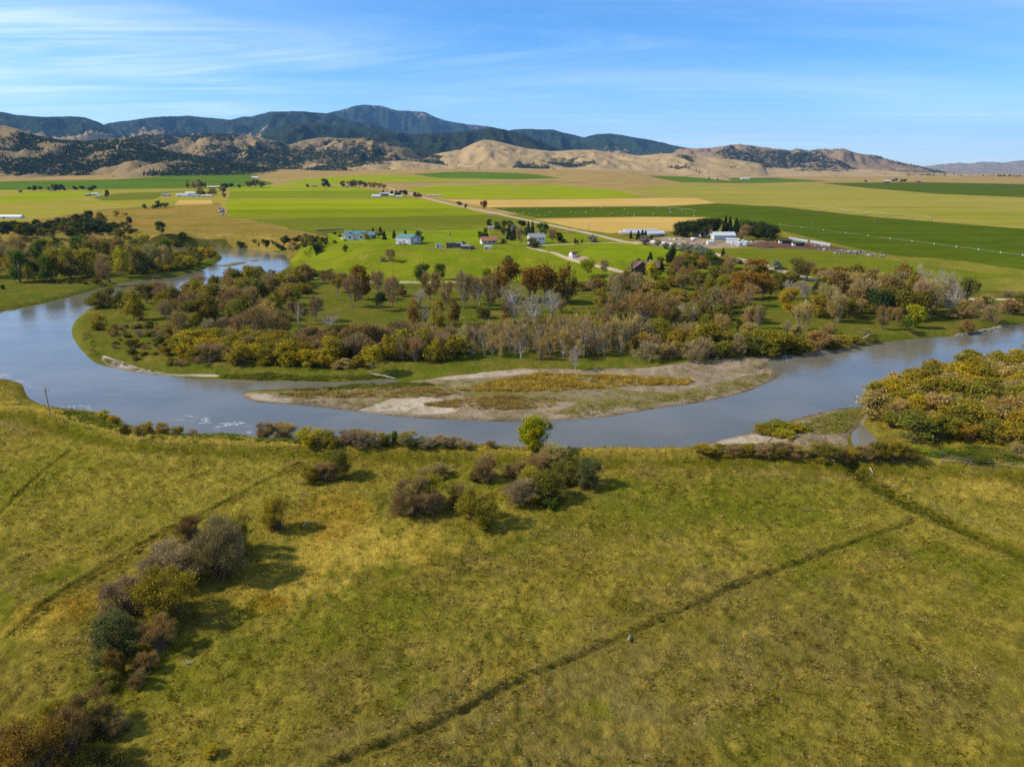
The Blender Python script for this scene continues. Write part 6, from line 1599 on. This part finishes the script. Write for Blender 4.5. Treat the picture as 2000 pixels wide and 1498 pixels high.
# far farms
far = [('barn', 187, 382, 13, 7, 3.2, 1.6, 'grey', 'lightmetal', 2, 'pale-roofed barn of the small farm at far left'), ('shed', 172, 383, 9, 6, 2.6, 1.2, 'greydark', 'slate', 0, 'weathered shed left of the small far-left farm barn'), ('shed', 194, 384.5, 7, 5, 2.4, 1, 'cream', 'lightmetal', 0, 'cream shed in front of the small far-left barn'),
       ('house', 104, 373, 11, 8, 3, 2, 'brownpaint', 'white', 0, 'pale-roofed house among dark trees at the far left'), ('barn', 325, 384, 14, 8, 3.4, 1.4, 'grey', 'slate', 0, 'grey barn at the left end of the far dairy'), ('barn', 358, 384, 25, 9, 3.2, 1.8, 'white', 'lightmetal', 0, 'long white-roofed barn in the middle of the far dairy'),
       ('barn', 375, 380.5, 24, 10, 3.6, 2, 'white', 'white', 0, 'long bright white barn behind the far dairy'), ('shed', 382, 385, 14, 7, 3, 1, 'cream', 'galv', 0, 'cream shed at the right of the far dairy'), ('barn', 405, 385, 22, 6, 2.4, 1.4, 'grey', 'lightmetal', 0, 'low tube-shaped white barn right of the far dairy'), ('barn', 417, 367.5, 34, 10, 3.0, 1.8, 'brownpaint', 'cream', 0, 'long low tan-roofed barn behind the far dairy trees'),
       ('house', 614, 365, 14, 8, 3, 1.6, 'brownpaint', 'slate', 0, 'low distant house left of the round dark tree'), ('house', 681, 366, 12, 8, 3, 1.6, 'white', 'slate', 0, 'white distant house in the shelterbelt with yellow tops'), ('barn', 752, 383, 19, 9, 4.5, 2.0, 'greydark', 'grey', 0, 'dark open barn with grey roof at the far roadside farm'), ('hoop_barn', 735, 385, 17, 9, 1.5, 3.2, 'lightmetal', 'lightmetal', 0, 'white hoop barn at the far roadside farm'),
       ('shed', 765, 384, 10, 6, 2.8, 1.6, 'cream', 'white', 0, 'white shed in the middle of the far roadside farm'), ('shed', 780, 386, 12, 6, 2.4, 1.2, 'white', 'lightmetal', 0, 'low white shed at the right of the far roadside farm'), ('greenhouse', 22, 427, 27, 7, 2.2, 1.8, 'white', 'white', -2, 'long white greenhouse at the left edge of the brown field'),
       ('shed', 1455, 351, 40, 14, 4, 3, 'white', 'lightmetal', 0, 'long white distant shed on the dark green strip'), ('barn', 1731, 357, 22, 12, 5, 4, 'red', 'lightmetal', 0, 'red barn of the far right ranch'), ('barn', 1749, 354, 12, 10, 11, 4, 'brownpaint', 'slate', 0, 'tall brown barn of the far right ranch'), ('shed', 1793, 356, 16, 9, 4, 2.5, 'red', 'slate', 0, 'low red shed at the right of the far right ranch'),
       ('house', 499, 349, 22, 10, 4, 3, 'cream', 'cream', 0, 'tan house beyond the deep green field')]
for nm, u, v, L, W, He, Hr, wall, roof, rz, lab in far:
    g = root_at(nm, u, v, R_(rz), lab, {'hoop_barn': 'barn'}.get(nm, nm))
    wl, rf = gable_body(g, L, W, He, Hr, wall, roof, over=.4, skirt=1.5, gambrel=(nm == 'hoop_barn'))
    opening(wl, 'door', 'f', -L * .22, 0, min(3.2, L * .2), He * .75, L, W, 'greydark')
    if nm == 'house':
        opening(wl, 'window', 'f', L * .2, 1.0, 1.8, 1.3, L, W, 'white', 'glass')
g = root_at('hay_trailer', 848, 384, R_(-3), 'long flat trailer stacked with pale bales beside the gravel road', 'trailer')
box('bed', g, 0, 0, .9, 30, 2.6, .3, 'greydark')
for i in range(8):
    box('bale', g, -12.8 + i * 3.6, 0, 1.21, 3.2, 2.4, 2.2, 'wrap' if i % 3 == 0 else 'cream')
for i in range(5):
    box('wheel', g, -11 + i * 5.5, -1.2, 0, 1.1, .3, 1.1, 'tyre')
g = root_at('truck', 433.5, 416, R_(15), 'white truck with blue box parked at the field corner', 'truck')
box('cab', g, -3.2, 0, .8, 2.2, 2.4, 2.2, 'white'); box('cargo_box', g, .8, 0, .9, 5.2, 2.5, 2.8, 'blue')
for sx in (-3, 0.2, 2.6):
    box('wheel', g, sx, -1.1, 0, .9, .3, .9, 'tyre')
junk('corner_clutter', [(430, 408, 4, 2, 12, .8, 2.4), (433, 420, 4, 1.5, 16, .8, 2.4)], 'dark clutter around the parked truck', ['greydark', 'wood', 'brownpaint', 'galv'])

# ------------------------------------------------------------------ bales, pivots, poles, fences
bales = [(1022, 419), (1034, 421), (1052, 423.5), (1064, 424), (1007, 415), (1216, 424), (1227, 419), (1239, 422), (1294, 422), (1276, 420), (1189, 422), (1115, 416), (1125, 419), (1145, 417), (1194, 419), (1075, 416.5), (1175, 407), (1094, 412), (1160, 412), (1255, 414), (1310, 417), (1220, 411), (1050, 411), (985, 409), (1035, 407.5), (1340, 420), (1355, 424)]
b0 = None
cyl0 = None
bales.sort()
for i, (u, v) in enumerate(bales + [(878, 459)]):
    p = at(u, v)
    o = cyl('hay_bale', None, 0, 0, 0, .95, 1.6, 'hay' if i % 3 else 'wrap', 12, 0, 'x') if i < 2 else cyl0[i % 2].copy()
    if i < 2:
        cyl0 = (cyl0 or ()) + (o,)
        cyl0[-1].data.materials[0] = BM['palehay' if i == 0 else 'hay']
    else:
        COL.objects.link(o)
    o.location = (p[0] - .8, p[1], p[2] + .9)
    o.rotation_euler = (0, math.pi / 2, prr.uniform(-.6, .6))
    if i < len(bales):
        tag(o, f'{ORD[i + 1]} from left of the round bales in the dark green field', 'hay bale', 'round bales in the dark green field')
    else:
        tag(o, 'single round bale on the bright lawn', 'hay bale')
def pivot(pts, hgt, lab):
    P = [at(u, v) for u, v in pts]
    g = root_at('irrigation_pivot', 0, 0, 0, lab, 'irrigation pivot', pos=P[0])
    Q = [np.array(p) - P[0] for p in P]
    for i in range(len(Q) - 1):
        a, b = Q[i], Q[i + 1]
        t_ = np.linspace(0, 1, 9)[:, None]
        c = a * (1 - t_) + b * t_; c[:, 2] += hgt + 1.2 * np.sin(np.pi * t_[:, 0])
        v_, f_ = tubes([(c, np.full(9, .10))], 6)
        link('span', mesh_np('span', v_, f_, BM['steel']), g)
    for i, q in enumerate(Q):
        d = np.array([1., 0, 0]) if i == 0 else (Q[i] - Q[i - 1]) / np.linalg.norm(Q[i] - Q[i - 1])
        s = np.array([-d[1], d[0], 0])
        top = q + [0, 0, hgt]
        v_, f_ = tubes([(np.array([q + s * 2.0 + [0, 0, .4], top]), [.10, .10]), (np.array([q - s * 2.0 + [0, 0, .4], top]), [.10, .10]), (np.array([q - s * 2.0 + [0, 0, .4], q + s * 2.0 + [0, 0, .4]]), [.12, .12])], 5)
        tw = link('tower', mesh_np('tower', v_, f_, BM['steel']), g)
        for sg in (-1, 1):
            w0 = q + s * 2.0 * sg
            o = cyl('wheel', tw, w0[0], w0[1], w0[2] + .5, .6, .25, 'tyre', 10, 0, 'x')
pivot([(1240, 405), (1262, 406.5), (1284, 409), (1308, 411.5), (1332, 414.5), (1357, 417.5)], 3.6, 'irrigation pivot arcing across the dark green field')
pivot([(989, 355), (994, 362), (1000, 369), (1007, 375)], 5, 'irrigation pivot standing in the lime-green field')
pivot([(1570, 407.5), (1610, 412), (1650, 416), (1690, 420.5), (1735, 424.5), (1780, 427.5), (1816, 431)], 3.6, 'long irrigation pivot along the edge of the olive field')
pivot([(1382, 351), (1390, 354), (1400, 357)], 7, 'irrigation pivot on the distant deep green strip')
# hand-line pipes lying straight over fields
def pipe(a, b, lab, r=.045, sag=4):
    P = np.array([at(a[0] + (b[0] - a[0]) * k / 24, a[1] + (b[1] - a[1]) * k / 24) for k in range(25)])
    P[:, 2] += .75
    g = root_at('irrigation_pipe', 0, 0, 0, lab, 'pipe', pos=P[0])
    v_, f_ = tubes([(P - P[0], np.full(25, r))], 5)
    link('pipe', mesh_np('pipe', v_, f_, BM['steel']), g)
    wm = None
    for k in range(0, 25, 2):
        q = P[k] - P[0]
        if wm is None:
            wm = cyl('wheel', g, q[0], q[1], q[2], .65, .05, 'galv', 12, 0, 'x')
        else:
            c = wm.copy(); COL.objects.link(c); c.parent = g; c.location = q
pipe((1522, 440), (2040, 506), 'long wheeled irrigation pipe across the dark green field')
pipe((808, 448), (884, 471), 'wheeled irrigation pipe crossing the bright lawn')
def utility_pole(u, v, vt, lab, arm=True, wires=None, group='utility poles'):
    p = at(u, v); h = top_z(p, vt) - p[2]
    g = root_at('utility_pole', 0, 0, 0, lab, 'utility pole', group, pos=p)
    v_, f_ = tubes([(np.array([[0, 0, -.5], [0, 0, h * .5], [0, 0, h]]), [.17, .15, .12])], 8)
    link('post', mesh_np('post', v_, f_, BM['pole'], True), g)
    if arm:
        box('crossarm', g, 0, -.15, h - .75, 2.4, .14, .16, 'pole')
        for x in (-1.1, 0, 1.1):
            cyl('insulator', g, x, -.15, h - .58, .06, .22, 'white', 8)
    if wires:
        for k, x in enumerate((-1.1, 1.1)):
            e = np.array(wires) - p + np.array([x, 0, 0])
            s = np.array([x, -.15, h - .4])
            t_ = np.linspace(0, 1, 17)[:, None]
            c = s * (1 - t_) + e * t_; c[:, 2] -= 4 * 1.4 * t_[:, 0] * (1 - t_[:, 0])
            v_, f_ = tubes([(c, np.full(17, .022))], 4)
            link('wire', mesh_np('wire', v_, f_, BM['galv']), g)
    return g
wp = at(-150, 742)
utility_pole(98, 811, 757, 'tall wooden utility pole with crossarm on the near bank bend', True, (wp[0] - 30, wp[1] + 30, wp[2] + 9))
utility_pole(767, 531, 509, 'slim utility pole on the green slope', False)
utility_pole(659, 586, 556, 'utility pole at the edge of the island meadow', False)
utility_pole(530, 617, 600, 'short pale utility pole in the western island wood', True)
utility_pole(1150, 452, 434, 'utility pole on the stubble beside the road', False)
utility_pole(893, 479, 466, 'yard pole behind the corral sheds', False)
utility_pole(987, 479, 467, 'lamp pole beside the red-brown-roofed house', False)
utility_pole(1585, 442, 427, 'lone pole standing in the dark green field', False)
utility_pole(1707, 437, 424, 'lone pole at the upper edge of the dark green field', False)
def fence(pts, step, hgt, lab, rails=0, wires=3, r=.055, mat='wood', lean=.05):
    P = smooth_line(np.array([at(*q)[:2] for q in pts]), 8)
    d = np.r_[0, np.cumsum(np.hypot(*np.diff(P, axis=0).T))]
    s = np.arange(0, d[-1], step)
    X = np.c_[np.interp(s, d, P[:, 0]), np.interp(s, d, P[:, 1])]
    Z = height(X)
    g = root_at('fence', 0, 0, 0, lab, 'fence', pos=(X[0, 0], X[0, 1], Z[0]))
    o0 = g.location
    pm = None
    for i in range(len(X)):
        q = (X[i, 0] - o0[0], X[i, 1] - o0[1], Z[i] - o0[2])
        if pm is None:
            v_, f_ = tubes([(np.array([[0, 0, -.3], [0, 0, hgt * .6], [0, 0, hgt]]), [r, r, r * .9])], 6)
            pm = link('post', mesh_np('post', v_, f_, BM[mat]), g)
        else:
            c = pm.copy(); COL.objects.link(c); c.parent = g; pm_ = c
            c.location = q; c.rotation_euler = (prr.normal() * lean, prr.normal() * lean, 0); c.scale[2] = prr.uniform(.85, 1.1)
    W3 = np.c_[X - X[0], Z - Z[0]]
    for k in range(rails or wires):
        z = hgt * (.35 + .6 * k / max((rails or wires) - 1, 1)) - .05
        v_, f_ = tubes([(W3 + np.array([0, -r if rails else 0, z]), np.full(len(W3), .05 if rails else .006))], 4)
        link('rail' if rails else 'wire', mesh_np('rail', v_, f_, BM[mat if rails else 'darkgrey']), g)
fence([(930, 873), (1000, 881), (1120, 883), (1300, 885), (1450, 888), (1620, 896), (1760, 901), (1838, 903)], 5.0, 1.25, 'wire fence of thin posts along the near river bank')
fence([(1842, 903), (1870, 905), (1895, 908)], 2.6, 1.3, 'wooden rail gate panel beside the small pond', 3, r=.09)
fence([(1896, 908), (1950, 911), (2060, 918)], 2.4, 1.2, 'wooden rail fence at the right edge below the thicket', 2, r=.07)
fence([(100, 815), (160, 836), (260, 862), (420, 872), (560, 876), (700, 877)], 6.0, 1.2, 'wire fence of thin posts below the left bank willows')
fence([(10, 836), (28, 815), (38, 800), (44, 780)], 3.5, 1.2, 'short run of posts on the left headland')
fence([(1700, 930), (1780, 975), (1880, 1018), (2010, 1065)], 5.5, 1.2, 'wire fence beside the dark grassy ditch at right')
fence([(835, 489), (860, 491), (890, 492), (930, 492)], 2.2, 1.5, 'dark rail corral fence in front of the low sheds', 3, r=.1)
fence([(930, 491), (960, 487), (1000, 482), (1040, 485)], 3.5, 1.3, 'post fence running right from the corral', 2, r=.07)
fence([(640, 457), (720, 455), (800, 452.5), (860, 451), (950, 446)], 4.5, 1.3, 'wire fence along the back of the bright lawn')
fence([(855, 475), (900, 474.5), (935, 474)], 3.0, 1.3, 'dark fence between the lawn and corrals', 2, r=.1)
fence([(686, 477), (700, 476.5), (708, 476)], 2.0, 1.2, 'short garden fence below the green-roofed house', 2, r=.08)
# bales lined up behind the green-roofed house
a, b = at(618, 451), at(667, 449)
for i in range(12):
    q = a + (b - a) * i / 11
    o = cyl0[1].copy(); COL.objects.link(o); o.location = (q[0], q[1], q[2] + .9); o.rotation_euler = (0, math.pi / 2, 0)
    tag(o, f'{ORD[i + 1]} from left of the bales behind the green-roofed house', 'hay bale', 'bale row behind the house')
# driftwood and fallen trunks
def log(name, pts, r0, lab, mat='wood', dz=.2, branches=()):
    P = np.array([at(*q) for q in pts]); P[:, 2] += dz
    br = [(P - P[0], np.linspace(r0, r0 * .4, len(P)))]
    for (i, dx, dy, dz_) in branches:
        br.append((np.array([P[i] - P[0], P[i] - P[0] + [dx, dy, dz_]]), [r0 * .4, r0 * .12]))
    v_, f_ = tubes(br, 7)
    tag(link(name, mesh_np(name, v_, f_, BM[mat], True), None, P[0]), lab, 'log', 'driftwood and fallen logs')
log('fallen_log', [(1608, 891), (1618, 895), (1630, 903)], .22, 'bent pale fallen log at the head of the right ditch', 'stone', .35, [(1, .6, .8, .7)])
log('fallen_log', [(1652, 890), (1662, 896), (1672, 900)], .2, 'pale branch pile left of the ditch fence corner', 'stone', .3, [(1, -1.2, .4, .6), (1, 1, -.6, .5)])
log('fallen_log', [(1699, 914), (1702, 918), (1705, 923)], .16, 'short pale log lying across the right ditch top', 'stone', .3)
log('fallen_log', [(730, 733), (750, 736), (772, 741)], .35, 'long dead trunk lying at the tip of the inner channel', 'stone', .3, [(1, 2, 1, 1.2), (0, -2, 1, 1.0)])
log('fallen_log', [(1683, 666), (1690, 661), (1697, 656)], .4, 'dead trunk stranded on the cut bank below the island wood', 'stone', .5, [(1, 2, 0, 1.2)])
for u, v in ((592, 968), (588, 978), (598, 1022), (596, 946), (368, 1300)):
    log('dead_branch', [(u - 5, v + 2), (u, v), (u + 7, v + 1)], .10, {592: 'tangle of dead branches right of the golden shrub', 588: 'smaller dead branch below the branch tangle', 598: 'pale dead branch in the grass under the golden shrub', 596: 'dead branch nearest the loose shrub line', 368: 'forked dead branch right of the lower left clump'}[u], 'greydark' if v < 1000 else 'stone', .15,
        [(0, .5, .6, .5), (1, -.6, .5, .6), (1, .7, -.2, .45), (2, .4, .5, .3), (1, .2, -.7, .35)])
g = root_at('plank', 1229, 1249, R_(70), 'short grey plank bridging the long ditch', 'plank')
box('board', g, 0, 0, .25, 1.3, .35, .06, 'wood')
# boulders on the outer bank
r_ = random.Random(12)
for i in range(22):
    u = 1868 + i * 4.2 + r_.uniform(-2, 2); v = 657 - (u - 1868) * .20 + r_.uniform(-1, 1)
    p = at(u, v)
    bm = bmesh.new(); bmesh.ops.create_icosphere(bm, subdivisions=1, radius=r_.uniform(.5, 1.1))
    for q in bm.verts:
        q.co *= r_.uniform(.75, 1.2); q.co.z *= .65
    me = bpy.data.meshes.new('boulder'); bm.to_mesh(me); bm.free(); me.materials.append(BM['rock' if i % 3 else 'wood'])
    tag(link('boulder', me, None, (p[0], p[1], max(p[2], WATER_Z) + .15)), f'{ORD[i + 1]} from left of the grey boulders along the right bend', 'boulder', 'boulders armouring the right bend')
